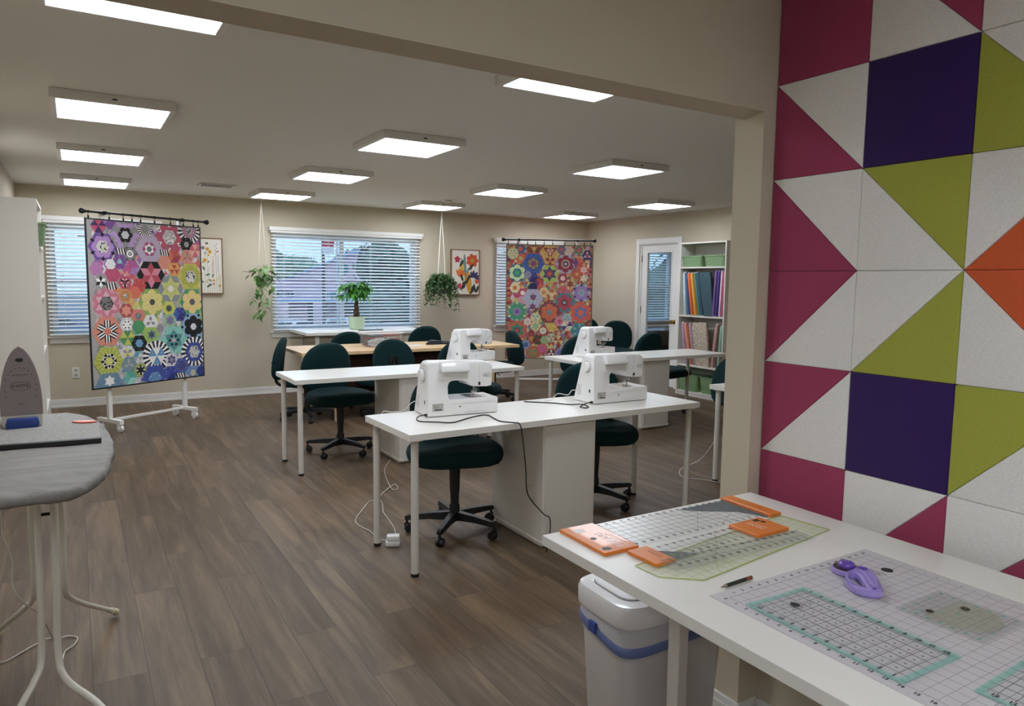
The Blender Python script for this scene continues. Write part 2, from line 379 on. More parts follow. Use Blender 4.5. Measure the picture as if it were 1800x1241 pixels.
# ------------------------------------------------------------------ ceiling
def light_panel():
    r = thing('ceiling_light', '', 'light', (0, 0, ZC))
    f = MB(); s, t_ = .305, .03; z0, z1 = -.05, 0
    f.box(-s, s, -s, -s+t_, z0, z1, bev=.003); f.box(-s, s, s-t_, s, z0, z1, bev=.003); f.box(-s, -s+t_, -s+t_, s-t_, z0, z1, bev=.003); f.box(s-t_, s, -s+t_, s-t_, z0, z1, bev=.003)
    f.box(-s+t_, s-t_, -s+t_, s-t_, -.012, 0); f.build('frame', M_frame, r)
    MB().box(-s+t_, s-t_, -s+t_, s-t_, -.044, -.038).build('diffuser', M_light, r)
    MB().box(-.012, .012, -s-.002, -s+.001, -.03, -.022).build('latch', M_blk, r)
    return r
lp = light_panel(); LX = [.23, 2.08, 4.01, 6.17]; LY = [2.8, 4.88, 6.70, 8.58]
LL = {(0, 0): 'square ceiling light cut by the top edge, left end of the beam', (0, 1): 'large square ceiling light, second down the left row',
 (0, 2): 'square ceiling light, third down the leftmost row', (0, 3): 'square ceiling light above the left hanging quilt, nearest the window wall',
 (1, 0): 'square ceiling light half hidden behind the beam above the row of fixtures', (1, 1): 'large square ceiling light in the middle of the ceiling',
 (1, 2): 'square ceiling light in the second row, between vent and middle of the room', (1, 3): 'square ceiling light above the trailing pothos planter',
 (2, 1): 'square ceiling light, largest of the right half, before the pillar', (2, 2): 'square ceiling light in the third row, between the large right one and the ivy',
 (2, 3): 'square ceiling light above the bushy hanging ivy', (3, 2): 'square ceiling light in front of the glazed door, rightmost',
 (3, 3): 'square ceiling light above the warm quilt by the far corner'}
first = True
for (i, j), lab in LL.items():
    if first: lp.location = (LX[i], LY[j], ZC); lp['label'] = lab; lp['group'] = 'square ceiling lights'; first = False
    else: dup(lp, lab, (LX[i], LY[j], ZC), group='square ceiling lights')
for x, y, lab in ((.5, -.45, 'added unseen square ceiling light over the cutting table, above the picture'), (-1.3, -.45, 'added unseen square ceiling light behind the ironing board, above the picture'), (.5, -2.0, 'added unseen square ceiling light over the near end of the cutting table, above the picture'), (-1.3, -2.0, 'added unseen square ceiling light at the back of the near room, above the picture'), (9.3, 7.9, 'added unseen square ceiling light in the adjoining room beyond the glazed door')):
    dup(lp, lab, (x, y, ZC), group='square ceiling lights')  # unseen extra fixtures, added to brighten the near room and the adjoining room
r = thing('ceiling_vent', 'white slotted air vent in the ceiling by the left quilt', 'vent', (1.34, 8.27, ZC), 0)
f = MB(); f.box(-.18, .18, -.11, .11, -.012, -.001, bev=.003); f.build('frame', mat('vent_white', '#cfcac1', .5), r)
s = MB()
for k in range(11): s.box(-.15+k*.0275, -.134+k*.0275, -.085, .085, -.0145, -.011)
s.build('louvres', M_blk, r)
tag(MB().lathe([(.0, -.03), (.05, -.028), (.06, -.012), (.062, 0)], (3.95, 8.05, ZC)).build('smoke_detector', M_frame, smooth=40), 'small round white smoke detector on the ceiling', 'smoke detector')
r = thing('wall_outlet', 'white double socket plate on the wall left of the quilt stand', 'outlet', (-.027, YB, .387))
MB().box(-.037, .037, -.006, 0, -.06, .06, bev=.002).build('cover_plate', M_trim, r)
for z in (-.026, .026):
    s = MB().prism([(x, z+y) for x, y in sq(0, .019, .016, 3, 20)], -.009, -.006, 'y').build('socket_face', mat('socket_grey', '#b9b5ae', .5), r)
    for x in (-.007, .005): MB().box(x, x+.0025, -.0095, -.009, z-.002, z+.008).build('slot', M_blk, s)

# ------------------------------------------------------------------ felt tiles on the wall to the right
def felt(name, c): return mat(name, c, .95, noise=.10, nscale=350, bump=.12, bscale=500, sheen=.15)
FM = {'plum': felt('plum_felt', '#9a3859'), 'white': felt('white_felt', '#e4e1dc'), 'purple': felt('purple_felt', '#2a0d55'),
      'green': felt('green_felt', '#a2a63f'), 'orange': felt('orange_felt', '#cf5a2c')}
TY = [1.505, 1.211, .930, .646]; TZ = [2.36, 2.078, 1.797, 1.519, 1.238, .956, .675]
def tile(cell, part, col, label):
    r, c = cell; y1, y0 = TY[c], TY[c+1]; z1, z0 = TZ[r], TZ[r+1]
    P = {'TL': (y1, z1), 'TR': (y0, z1), 'BR': (y0, z0), 'BL': (y1, z0)}       # left and right as seen from the room
    k = {'full': ('TL', 'TR', 'BR', 'BL'), 'ur': ('TL', 'TR', 'BR'), 'll': ('TL', 'BR', 'BL'), 'ul': ('TL', 'TR', 'BL'), 'lr': ('TR', 'BR', 'BL')}[part]
    pts = [P[q] for q in k]; cx = sum(p[0] for p in pts)/len(pts); cz = sum(p[1] for p in pts)/len(pts)
    pts = [((p[0]-cx)*.996, (p[1]-cz)*.996) for p in pts]
    o = MB().prism(pts, -.035, 0, 'x', bev=.0035, seg=3).build('felt_tile', FM[col], smooth=50, loc=(XP, cx, cz))
    tag(o, label, 'wall tile', 'felt wall tiles')
tile((0, 0), 'full', 'plum', 'plum square felt tile in the top left corner of the tiled wall')
tile((0, 1), 'll', 'white', 'white felt triangle above the upper purple square')
tile((0, 1), 'ur', 'plum', 'plum felt triangle cut by the top edge, up and right of the upper purple square')
tile((0, 2), 'full', 'white', 'white felt tile in the top right corner above the upper green triangle')
tile((1, 0), 'ur', 'white', 'white felt triangle touching the upper purple square on its left')
tile((1, 0), 'll', 'plum', 'plum felt triangle left of the upper purple square, second tile from the top')
tile((1, 1), 'full', 'purple', 'dark purple square felt tile, the upper of two')
tile((1, 2), 'll', 'green', 'green felt triangle to the right of the upper purple square')
tile((1, 2), 'ur', 'white', 'white felt triangle at the right edge beyond the upper green triangle')
tile((2, 0), 'll', 'plum', 'plum felt triangle just above the mid-height horizontal seam')
tile((2, 0), 'ur', 'white', 'white felt triangle below and left of the upper purple square')
tile((2, 1), 'ur', 'green', 'green felt triangle hanging right below the upper purple square')
tile((2, 1), 'll', 'white', 'white felt triangle left of the green one, above the middle seam')
tile((2, 2), 'ul', 'white', 'white felt triangle above the upper orange triangle')
tile((2, 2), 'lr', 'orange', 'orange felt triangle, upper of the two at the right edge')
tile((3, 0), 'ul', 'plum', 'plum felt triangle just below the mid-height horizontal seam')
tile((3, 0), 'lr', 'white', 'white felt triangle above and left of the lower purple square')
tile((3, 1), 'ul', 'white', 'white felt triangle below the middle seam, left of a green one')
tile((3, 1), 'lr', 'green', 'green felt triangle standing right above the lower purple square')
tile((3, 2), 'ur', 'orange', 'orange felt triangle, lower of the two at the right edge')
tile((3, 2), 'll', 'white', 'large white felt triangle below the lower orange triangle')
tile((4, 0), 'ul', 'plum', 'plum felt triangle left of the lower purple square')
tile((4, 0), 'lr', 'white', 'white felt triangle touching the lower purple square on its left')
tile((4, 1), 'full', 'purple', 'dark purple square felt tile, the lower of two')
tile((4, 2), 'ul', 'green', 'green felt triangle to the right of the lower purple square')
tile((4, 2), 'lr', 'white', 'white felt triangle at the right edge beyond the lower green triangle')
tile((5, 0), 'full', 'plum', 'plum square felt tile at the bottom left, beside the pillar and table')
tile((5, 1), 'ul', 'white', 'white felt triangle below the lower purple square')
tile((5, 1), 'lr', 'plum', 'plum felt triangle behind the cutting table edge, below the lower purple square')
tile((5, 2), 'ul', 'white', 'white felt triangle above the cutting table at the far right')
tile((5, 2), 'lr', 'plum', 'plum felt triangle at the lower right edge of the picture')

# ------------------------------------------------------------------ tables
def desk(x, y, rz, label, L=2.0, D=.588, h=.734, tm=M_white):
    r = thing('sewing_table', label, 'table', (x, y, 0), rz)
    MB().box(0, L, 0, D, h-.034, h, bev=.0015).build('tabletop', tm, r)
    for a, b in ((.048, .048), (.048, D-.048), (L-.048, .048), (L-.048, D-.048)):
        lg = MB(); lg.cyl((a, b, .015), (a, b, h-.04), .0195, n=20); lg.cyl((a, b, h-.04), (a, b, h-.034), .04, n=20)
        o = lg.build('leg', M_leg, r, smooth=40)
        MB().cyl((a, b, 0), (a, b, .018), .0205, n=20).build('foot', M_rub, o, smooth=40)
    return r
t1 = desk(1.354, 3.159, 1.4, 'white table nearest the camera, holding two sewing machines'); t1['group'] = 'white sewing tables'
t2 = dup(t1, 'white table with one sewing machine, in front of the birch table', (1.358, 5.296, 0), 0)
t3 = dup(t1, 'white table with one sewing machine, in front of the fabric bookcase', (4.035, 5.40, 0), 0)
t4 = dup(t1, 'white table mostly hidden behind the pillar, only a corner and leg showing', (4.02, 3.171, 0), 0)

def drawer_unit(x, y, label, w=.36, d=.58, h=.70):
    r = thing('drawer_unit', label, 'drawer unit', (x, y, 0))
    b = MB(); b.box(0, w, .012, d-.02, .03, h, bev=.001); b.box(.01, w-.01, .03, d-.04, .0, .03); b.build('body', M_cab, r)
    b = MB(); b.box(.012, w-.012, .004, .012, .04, h-.01, bev=.001); b.build('back_panel', M_cab, r)
    b = MB(); b.box(-.004, w+.004, .0, d-.02, .018, .036, bev=.002); b.build('bottom_rail', M_cab, r)
    for k in range(5):
        z = .045+k*.131; b = MB(); b.box(.004, w-.004, d-.02, d, z, z+.126, bev=.002); o = b.build('drawer', M_cab, r)
    return r
c1 = drawer_unit(2.165, 3.20, 'white drawer unit under the nearest white table'); c1['group'] = 'white drawer units under the tables'
dup(c1, 'white drawer unit under the middle white table', (2.19, 5.31, 0))
dup(c1, 'white drawer unit under the table by the bookcase', (4.85, 5.41, 0))

# birch table with dark aprons
r = thing('birch_table', 'long birch topped table with dark brown apron by the window', 'table', (1.93, 7.23, 0))
MB().box(0, 2.58, 0, .86, .70, .734, bev=.0015).build('tabletop', M_wood, r)
a = MB(); a.box(.42, 2.19, .10, .12, .28, .70); a.build('apron', M_dark, r)
a = MB(); a.box(.42, 2.19, .74, .76, .28, .70); a.build('apron', M_dark, r)
for x, y in ((.345, .02), (2.2, .02), (.345, .80), (2.2, .80)): MB().box(x, x+.05, y, y+.05, 0, .70).build('leg', M_birch, r)

# taller white table in front of the big window
r = thing('window_table', 'tall white table under the big window carrying the potted tree', 'table', (2.36, 8.60, 0))
MB().box(0, 1.60, 0, .78, .80, .835, bev=.0015).build('tabletop', M_white, r)
for x, y in ((.12, .05), (.12, .69), (1.44, .05), (1.44, .69)): MB().box(x, x+.04, y, y+.04, 0, .80, bev=.002).build('leg', M_leg, r)

# cutting table in the foreground
r = thing('cutting_table', 'white height-adjustable table in the foreground with rulers and mat', 'table', (1.39, .42, 0))
MB().box(-.392, .390, -1.05, 1.058, .806, .832, bev=.0012).build('tabletop', M_white, r)
for y in (.87, -.7):
    o = MB().box(-.113, -.081, y-.03, y+.01, .03, .806, bev=.002).build('column', M_leg, r)
    MB().box(-.085, .30, y-.05, y+.02, 0, .03, bev=.004).build('foot', M_leg, r)
MB().box(-.05, .0, -.7, .83, .77, .806).build('under_beam', M_leg, r)

# ------------------------------------------------------------------ swivel chairs
def cushion(out, z0, z1, dish=0, edge=.03, steps=6, M=None, back=None):
    """rounded pad: outline pts, thickness z0..z1"""
    rg = []; n = len(out); h = (z1-z0)/2; zc = (z0+z1)/2
    for k in range(steps*2+1):
        a = -PI/2+PI*k/(steps*2); off = edge*(1-math.cos(a)); z = zc+h*math.sin(a)
        rg.append([Vector((x*(1-off/max(.01, math.hypot(x, y))), y*(1-off/max(.01, math.hypot(x, y))), z)) for x, y in out])
    for f in (.75, .45, .15): rg.append([Vector((p.x*f, p.y*f, z1-dish*(1-f*f))) for p in rg[steps*2]])
    low = [[Vector((p.x*f, p.y*f, z0)) for p in rg[0]] for f in (.15, .6)]
    rg = low+rg
    if back: rg = [[back(p) for p in q] for q in rg]
    if M is not None: rg = [[M@p for p in q] for q in rg]
    return MB().rings(rg)
UP = []
def make_chair():
    r = thing('swivel_chair', '', 'chair')
    s = cushion(sq(0, .282, .25, 2.5, 44), .435, .53, dish=.012, edge=.035, back=lambda p: Vector((p.x, p.y, p.z+.012*math.cos(p.x*9)*(1 if p.z > .49 else .5)-(.02 if p.z > .48 else .01)*max(0, -p.y/.25)**2)))
    s.build('seat', M_teal, r, smooth=60)
    o = sq(0, .228, .218, lambda t: 2.35 if math.sin(t) > 0 else 4.2, 48)
    o = [(x*(1-.10*max(0, y)/.218), y) for x, y in o]
    bk = cushion(o, -.032, .032, dish=.006, edge=.028, M=T(0, .245, .712)@RX(97), back=lambda p: Vector((p.x, p.y, p.z-.9*p.x*p.x)))
    bk.build('backrest', M_teal, r, smooth=60)
    b = MB(); b.tube([(0, .05, .425), (0, .22, .42), (0, .30, .46), (0, .31, .57), (0, .30, .72)], .016, n=8); b.box(-.045, .045, .278, .292, .56, .76, bev=.004)
    b.build('back_support', M_metal, r, smooth=40)
    MB().cyl((0, .30, .66), (0, .345, .655), .024, n=14).build('adjuster_knob', M_blk, r, smooth=40)
    m = MB(); m.box(-.09, .09, -.11, .10, .405, .438, bev=.006); m.tube([(.06, 0, .415), (.20, -.02, .41), (.26, -.03, .405)], .006); m.build('seat_mechanism', M_metal, r, smooth=40)
    c = MB(); c.cyl((0, 0, .405), (0, 0, .24), .034, .029, 18); c.cyl((0, 0, .24), (0, 0, .17), .027, .025, 18); c.cyl((0, 0, .17), (0, 0, .07), .03, .034, 18); c.build('gas_column', M_blk, r, smooth=40)
    for k in range(5):
        A = T()@RZ(72*k+18)
        g = MB(); rg = []
        for x, w_, z0, z1 in ((.02, .024, .075, .125), (.15, .020, .082, .118), (.27, .017, .078, .106), (.292, .014, .078, .098)):
            rg.append([A@Vector((x, -w_, z0)), A@Vector((x, w_, z0)), A@Vector((x, w_*.8, z1)), A@Vector((x, -w_*.8, z1))])
        g.rings(rg); g.build('base_arm', M_blk, r)
        w_ = MB()
        for s_ in (-1, 1): w_.cyl(A@Vector((.268, .006*s_, .027)), A@Vector((.268, .022*s_, .027)), .027, .022, 16)
        w_.cyl(A@Vector((.28, 0, .05)), A@Vector((.28, 0, .085)), .008, n=8); w_.box(.255, .295, -.006, .006, .03, .058, bev=.003, M=A)
        w_.build('caster', M_blk, r, smooth=40)
    return r
ch = make_chair()
CH = [  # x, y, facing (0 = sitter looks at the camera side), lift, label
 (1.87, 3.70, -16, 0, 'teal swivel chair under the left half of the nearest white table'),
 (2.95, 3.75, -25, 0, 'teal swivel chair behind the right machine of the nearest white table'),
 (1.90, 5.93, 6, 0, 'teal swivel chair behind the left end of the middle white table'),
 (3.20, 5.98, 0, -.02, 'teal swivel chair behind the sewing machine on the middle white table'),
 (2.05, 7.52, 70, -.06, 'teal swivel chair seen side-on at the left end of the birch table'),
 (2.80, 7.22, 178, -.06, 'teal swivel chair turned away, black knob showing on its back, near side of birch table'),
 (2.81, 8.14, 4, -.07, 'teal chair back peeking over the birch table, left of the plastic tub'),
 (3.83, 8.22, -5, -.03, 'teal chair back peeking over the birch table below the right window edge'),
 (4.44, 7.72, -98, -.06, 'teal swivel chair at the right end of the birch table, before the warm quilt'),
 (4.64, 6.02, -15, -.02, 'teal swivel chair behind the left end of the table before the bookcase'),
 (5.86, 6.15, 6, -.02, 'teal swivel chair in front of the glazed door, behind the far white table'),
 (6.66, 8.05, -42, 0, 'teal swivel chair in the far corner with its whole seat showing'),
 (6.72, 8.72, -20, 0, 'teal swivel chair in the far corner half hidden by the quilt edge'),
 (4.93, 4.06, 75, -.05, 'teal chair back just visible at the left edge of the pillar'),
]
for i, (x, y, a, dz, lab) in enumerate(CH):
    if i == 0: o = ch; o.location = (x, y, 0); o.rotation_euler = (0, 0, R(a)); o['label'] = lab; o['group'] = 'teal swivel chairs'
    else: o = dup(ch, lab, (x, y, 0), a, 'teal swivel chairs')
BASE = {0: 8, 1: 0, 2: -18, 3: 20, 4: 30, 5: 10, 8: 25, 10: 40}
for i, (x, y, a, dz, lab) in enumerate(CH):
    o = [q for q in bpy.data.objects if q.get('label') == lab][0]
    for c in o.children:
        if c.name.split('.')[0] in ('seat', 'backrest', 'back_support', 'adjuster_knob', 'seat_mechanism'): c.location.z = dz
        elif c.name.split('.')[0] in ('base_arm', 'caster'): c.rotation_euler.z = R(BASE.get(i, 0))

# ------------------------------------------------------------------ sewing machines
M_lab = mat('rating_label', '#b4b2ae', .5)
def make_machine():
    r = thing('sewing_machine', '', 'sewing machine')
    out = [(.0, 0), (.423, 0), (.425, .080), (.419, .0865), (.128, .0865), (.12, .095), (.12, .165), (.128, .183), (.145, .191), (.205, .192), (.232, .182), (.252, .160), (.272, .153),
           (.36, .149), (.378, .152), (.388, .165), (.392, .255), (.388, .272), (.372, .287), (.34, .294), (.03, .302), (.01, .298), (.0, .283)]
    def dep(x, z): return .19 if z < .1 and x > .13 else .215-.30*z
    b = bmesh.new(); A = []; B_ = []
    for x, z in out:
        lean = .0 if z < .2 else .012*((z-.2)/.1)**2
        A.append(b.verts.new((x, lean, z))); B_.append(b.verts.new((x, dep(x, z)-lean, z)))
    n = len(out); b.faces.new(A); b.faces.new(B_[::-1])
    for i in range(n): b.faces.new((A[i], B_[i], B_[(i+1) % n], A[(i+1) % n]))
    bmesh.ops.recalc_face_normals(b, faces=b.faces)
    fe = [e for e in b.edges if (e.verts[0] in A) == (e.verts[1] in A) and abs(e.calc_face_angle(0)) > .6]
    lo = [e for e in fe if max(v.co.z for v in e.verts) > .08 and not (min(v.co.z for v in e.verts) < .09)]
    bmesh.ops.bevel(b, geom=lo, offset=.011, segments=4, affect='EDGES', profile=.5)
    bmesh.ops.bevel(b, geom=[e for e in b.edges if e.calc_face_angle(0) > 1.2 and max(v.co.z for v in e.verts) < .09], offset=.003, segments=2, affect='EDGES')
    MB().bm(b).build('body', M_plast, r, smooth=35)
    # lid with carrying handle on the rear of the arm
    c = MB(); c.prism([(.05, .304), (.006, .304), (-.012, .290), (-.030, .256), (-.030, .246), (-.018, .240), (.004, .238), (.02, .27)], .073, .240, 'x', bev=.005, seg=3); c.build('carry_handle', M_plast, r, smooth=50)
    c = MB(); c.box(.078, .236, -.0045, .004, .196, .236, bev=.004); c.build('rear_recess', mat('white_plastic_shade', '#dcdad8', .35), r, smooth=40)
    h = MB(); h.cyl((.0, .075, .222), (-.010, .075, .222), .033, .033, 28); h.cyl((-.010, .075, .222), (-.022, .075, .222), .033, .029, 28); h.build('hand_wheel', M_plast, r, smooth=40)
    h = MB(); h.cyl((.001, .075, .222), (-.001, .075, .222), .036, n=28); h.build('wheel_seam', mat('seam_grey', '#8d8b88', .5), r)
    v = MB()
    for i in range(5):
        for k in range(9): v.box(-.0008, .001, .135+i*.009, .141+i*.009, .04+k*.0075, .043+k*.0075)
    v.build('side_vents', mat('vent_grey', '#a9a7a5', .5), r)
    v = MB(); v.box(-.002, .004, .028, .062, .058, .092, bev=.002); v.build('socket_surround', M_plast, r)
    v = MB(); v.box(-.003, .002, .038, .051, .065, .085); v.build('socket', M_blk, r)
    v = MB(); v.box(-.014, .012, .010, .026, .004, .016, bev=.003); v.build('plug', M_blk, r)
    v = MB(); v.box(.026, .090, -.0012, .001, .028, .070); o = v.build('rating_label', M_lab, r)
    M0 = T(0, -.0016, 0)@RX(90)
    v = MB(); v.text('baby lock', .0085, M0@T(.046, .062, 0)); v.text('+', .012, M0@T(.078, .061, 0)); v.dashes(12, .005, M0@T(.048, .052, 0)); v.dashes(9, .005, M0@T(.046, .045, 0)); v.box(.040, .080, -.0018, -.0012, .033, .039)
    v.build('label_print', M_ink, o)
    # badge on the head
    p = MB(); p.prism([(x+.352, z+.222) for x, z in sq(0, .022, .009, 2.6, 30)], -.0016, .001, 'y'); o = p.build('badge', M_trim, r)
    p = MB(); p.text('baby lock', .0085, T(.352, -.0019, .222)@RX(90))
    ring = sq(0, .022, .009, 2.6, 30); ring2 = sq(0, .0212, .0082, 2.6, 30)
    for i in range(30):
        j = (i+1) % 30; p.add([(ring[i][0]+.352, -.0019, ring[i][1]+.222), (ring[j][0]+.352, -.0019, ring[j][1]+.222), (ring2[j][0]+.352, -.0019, ring2[j][1]+.222), (ring2[i][0]+.352, -.0019, ring2[i][1]+.222)], [(0, 1, 2, 3)])
    p.build('badge_print', M_ink, o)
    p = MB(); p.box(.306, .3064, -.0003, .003, .18, .284); p.build('face_seam', mat('seam_light', '#d2d0cd', .5), r)
    p = MB(); p.box(.300, .312, -.006, .02, .160, .178, bev=.002); p.build('foot_lifter', M_blk, r)
    p = MB(); p.cyl((.296, .055, .155), (.296, .055, .112), .0035, n=10); p.cyl((.308, .06, .155), (.308, .06, .118), .003, n=10); p.cyl((.302, .045, .13), (.302, .025, .13), .006, n=12)
    p.cyl((.296, .055, .112), (.296, .055, .088), .0009, n=6); p.box(.284, .312, .045, .072, .112, .122, bev=.002); p.build('needle_bar', M_chrome, r, smooth=40)
    p = MB(); p.tube([(.300, .056, .114), (.298, .056, .100), (.292, .05, .091)], .004); p.box(.280, .308, .040, .075, .088, .091, bev=.001); p.box(.283, .287, .03, .08, .091, .097); p.build('presser_foot', M_chrome, r, smooth=40)
    p = MB(); p.box(.255, .345, .03, .16, .0865, .0875, bev=.0004); p.build('needle_plate', M_chrome, r)
    p = MB(); p.cyl((.190, -.001, .046), (.190, .002, .046), .0045, n=14); p.build('screw', mat('screw_grey', '#4a4a48', .4), r)
    p = MB(); p.box(.222, .345, -.0008, .001, .0125, .0135); p.box(.222, .223, -.0008, .001, .0095, .0135); p.box(.14, .41, -.0006, .001, .062, .0626); p.build('bed_slots', mat('slot_grey', '#6a6866', .5), r)
    for x in (.04, .37):
        for y in (.03, .15): MB().cyl((x, y, -.004), (x, y, .001), .01, n=10).build('foot', M_rub, r)
    return r
mc = make_machine(); mc['group'] = 'white sewing machines'; mc.location = (1.615, 3.520, .738); mc.rotation_euler = (0, 0, R(-3.5)); mc['label'] = 'white sewing machine on the left of the nearest table'
m2 = dup(mc, 'white sewing machine on the right of the nearest table', (2.688, 3.44, .738), -1)
m3 = dup(mc, 'white sewing machine on the middle table before the birch table', (2.985, 5.80, .738), 12)
m4 = dup(mc, 'white sewing machine on the far table, behind the nearest right machine', (4.325, 5.63, .738), 14)
# cords
M_cord = mat('black_cord', '#121212', .5); M_wcord = mat('white_cord', '#d8d4cc', .5)
def cord(name, pts, r_, m, label, sub=8): return tag(MB().tube(pts, r_, n=6, sub=sub).build(name, m, smooth=60), label, 'cord')
def plugged(root, name, pts, r_, m, sub=8):
    bpy.context.view_layer.update(); iv = root.matrix_world.inverted()
    return MB().tube([iv@Vector(p) for p in pts], r_, n=6, sub=sub).build(name, m, root, smooth=60)
zt = .7375
plugged(mc, 'power_cord', [(1.603, 3.54, .748), (1.57, 3.545, .742), (1.535, 3.49, zt), (1.535, 3.43, zt), (1.60, 3.38, zt), (1.67, 3.33, zt), (1.80, 3.40, zt), (1.90, 3.44, zt), (1.935, 3.42, zt), (1.92, 3.33, zt), (1.91, 3.24, zt), (1.955, 3.175, zt), (1.972, 3.150, .733), (1.985, 3.145, .68), (2.01, 3.145, .50), (2.02, 3.145, .37), (2.06, 3.15, .30), (2.14, 3.15, .215), (2.175, 3.15, .19), (2.178, 3.15, .10), (2.15, 3.14, .004)],
     .0032, M_cord)
plugged(m2, 'power_cord', [(2.68, 3.46, .748), (2.63, 3.455, .742), (2.585, 3.43, zt), (2.555, 3.40, zt), (2.56, 3.36, zt), (2.60, 3.38, zt), (2.60, 3.44, .744), (2.55, 3.50, zt), (2.50, 3.58, zt), (2.42, 3.66, zt), (2.36, 3.72, zt)], .0035, M_cord)
plugged(m4, 'power_cord', [(4.33, 5.66, .745), (4.27, 5.60, .742), (4.24, 5.55, zt), (4.27, 5.50, zt), (4.34, 5.48, zt), (4.40, 5.47, zt)], .0035, M_cord)
plugged(m2, 'lead_wire', [(2.688, 3.60, .80), (2.66, 3.63, .80), (2.62, 3.62, .775), (2.57, 3.66, .78), (2.52, 3.66, .745), (2.50, 3.70, .738)], .0025, M_wcord)
plugged(mc, 'lead_wire', [(1.617, 3.70, .80), (1.60, 3.72, .785), (1.57, 3.745, .745), (1.50, 3.755, .737), (1.46, 3.80, .73), (1.45, 3.80, .60)], .0025, M_wcord)
cord('extension_cord', [(2.40, 5.75, .60), (2.30, 5.68, .25), (2.262, 5.587, .01), (2.137, 5.413, .006), (2.007, 5.18, .006), (1.914, 4.884, .006), (1.865, 4.661, .006), (1.907, 4.67, .006), (1.928, 4.774, .006), (1.825, 4.668, .009), (1.725, 4.538, .006), (1.683, 4.388, .006), (1.625, 4.218, .006), (1.606, 4.102, .006), (1.57, 3.90, .006), (1.50, 3.70, .02)],
     .0025, M_wcord, 'thin cream cord on the floor from the middle table to the white plug block')
cord('extension_cord', [(1.669, 4.467, .006), (1.628, 4.475, .006), (1.524, 4.327, .006), (1.42, 4.157, .006), (1.406, 4.035, .006), (1.427, 3.944, .006), (1.426, 3.856, .006), (1.42, 3.78, .006), (1.45, 3.70, .02)], .0025, M_wcord, 'thin cream cord curling out left of the nearest table leg')
cord('extension_cord', [(4.08, 3.74, .3), (4.10, 3.9, .12), (4.02, 4.02, .03), (3.92, 3.90, .006), (4.0, 3.78, .006), (4.1, 3.60, .006), (4.2, 3.7, .006)], .0025, M_wcord, 'thin white cord looped at the table leg beside the pillar')
r = thing('power_block', 'small white plug block on the floor by the nearest table leg', 'power block', (1.467, 3.665, 0), -25)
MB().box(-.04, .04, -.03, .03, 0, .028, bev=.006).build('body', M_plast, r, smooth=40)
MB().box(-.034, .038, -.026, .026, .030, .060, bev=.007).build('adapter', M_plast, r, smooth=40)

# ------------------------------------------------------------------ hanging quilts on wheeled racks
def rack(loc, rz, label, w0, w1, rod_z, s0, s1, rings, foot_l=.36):
    """s0..s1: rod ends along the rack; w0, w1: posts"""
    r = thing('quilt_rack', label, 'display rack', loc, rz)
    for s in (w0, w1):
        MB().box(s-.019, s+.019, -.019, .019, .118, rod_z-.01, bev=.003).build('post', M_trim, r)
        o = MB().box(s-.02, s+.02, -foot_l/2, foot_l/2, .083, .118, bev=.003).build('foot_bar', M_trim, r)
        for y in (-foot_l/2+.03, foot_l/2-.03):
            c = MB(); c.cyl((s-.013, y, .038), (s+.013, y, .038), .038, n=24); c.box(s-.022, s-.015, y-.016, y+.016, .03, .082); c.box(s+.015, s+.022, y-.016, y+.016, .03, .082); c.box(s-.022, s+.022, y-.03, y+.03, .078, .084); c.cyl((s-.024, y, .038), (s+.024, y, .038), .009, n=10)
            c.build('caster', M_plast, o, smooth=40)
    MB().box(w0+.019, w1-.019, -.012, .012, .092, .116, bev=.002).build('cross_bar', M_trim, r)
    MB().cyl((s0, -.055, rod_z), (s1, -.055, rod_z), .0105, n=14).build('rod', M_metal, r, smooth=40)
    for s, q in ((s0, -1), (s1, 1)):
        f = MB(); f.sphere((s+q*.028, -.055, rod_z), .026, 14); f.cyl((s, -.055, rod_z), (s+q*.012, -.055, rod_z), .018, n=14); f.build('finial', M_metal, r, smooth=60)
    for s in (w0, w1):
        b = MB(); b.box(s-.012, s+.012, -.075, .03, rod_z-.016, rod_z+.004, bev=.003); b.cyl((s-.012, -.055, rod_z), (s+.012, -.055, rod_z), .019, n=14); b.build('rod_bracket', M_metal, r, smooth=40)
    return r
def clips(loc, rz, ss, z, n_label):
    first = None
    A = T(*loc)@RZ(rz)
    for i, s in enumerate(ss):
        if first is None:
            c = MB(); n = 20
            c.tube([(0, .017*math.cos(2*PI*k/n), -.004+.017*math.sin(2*PI*k/n)) for k in range(n+1)], .0022, n=6, smooth=False)
            c.cyl((0, 0, -.021), (0, 0, -.034), .0025, n=6); c.box(-.007, .007, -.005, .005, -.062, -.034, bev=.002)
            o = c.build('clip_ring', M_metal, smooth=40); tag(o, n_label, 'curtain clip', n_label.replace('black clip ring', 'clip rings')); first = o
        else: o = first.copy(); C.objects.link(o)
        o.location = A@Vector((s, -.055, z)); o.rotation_euler = (0, 0, R(rz))
        o['label'] = n_label+', '+['first at the left end', 'second from the left', 'third from the left', 'fourth from the left', 'fifth from the left', 'sixth from the left', 'fourth from the right', 'third from the right', 'second from the right', 'last at the right end'][i]

def homog(src, dst):
    import numpy as np
    A = []; b = []
    for (x, y), (u, v) in zip(src, dst): A += [[x, y, 1, 0, 0, 0, -u*x, -u*y], [0, 0, 0, x, y, 1, -v*x, -v*y]]; b += [u, v]
    h = list(np.linalg.solve(np.array(A, float), np.array(b, float)))+[1]
    return lambda x, y: ((h[0]*x+h[1]*y+h[2])/(h[6]*x+h[7]*y+h[8]), (h[3]*x+h[4]*y+h[5])/(h[6]*x+h[7]*y+h[8]))

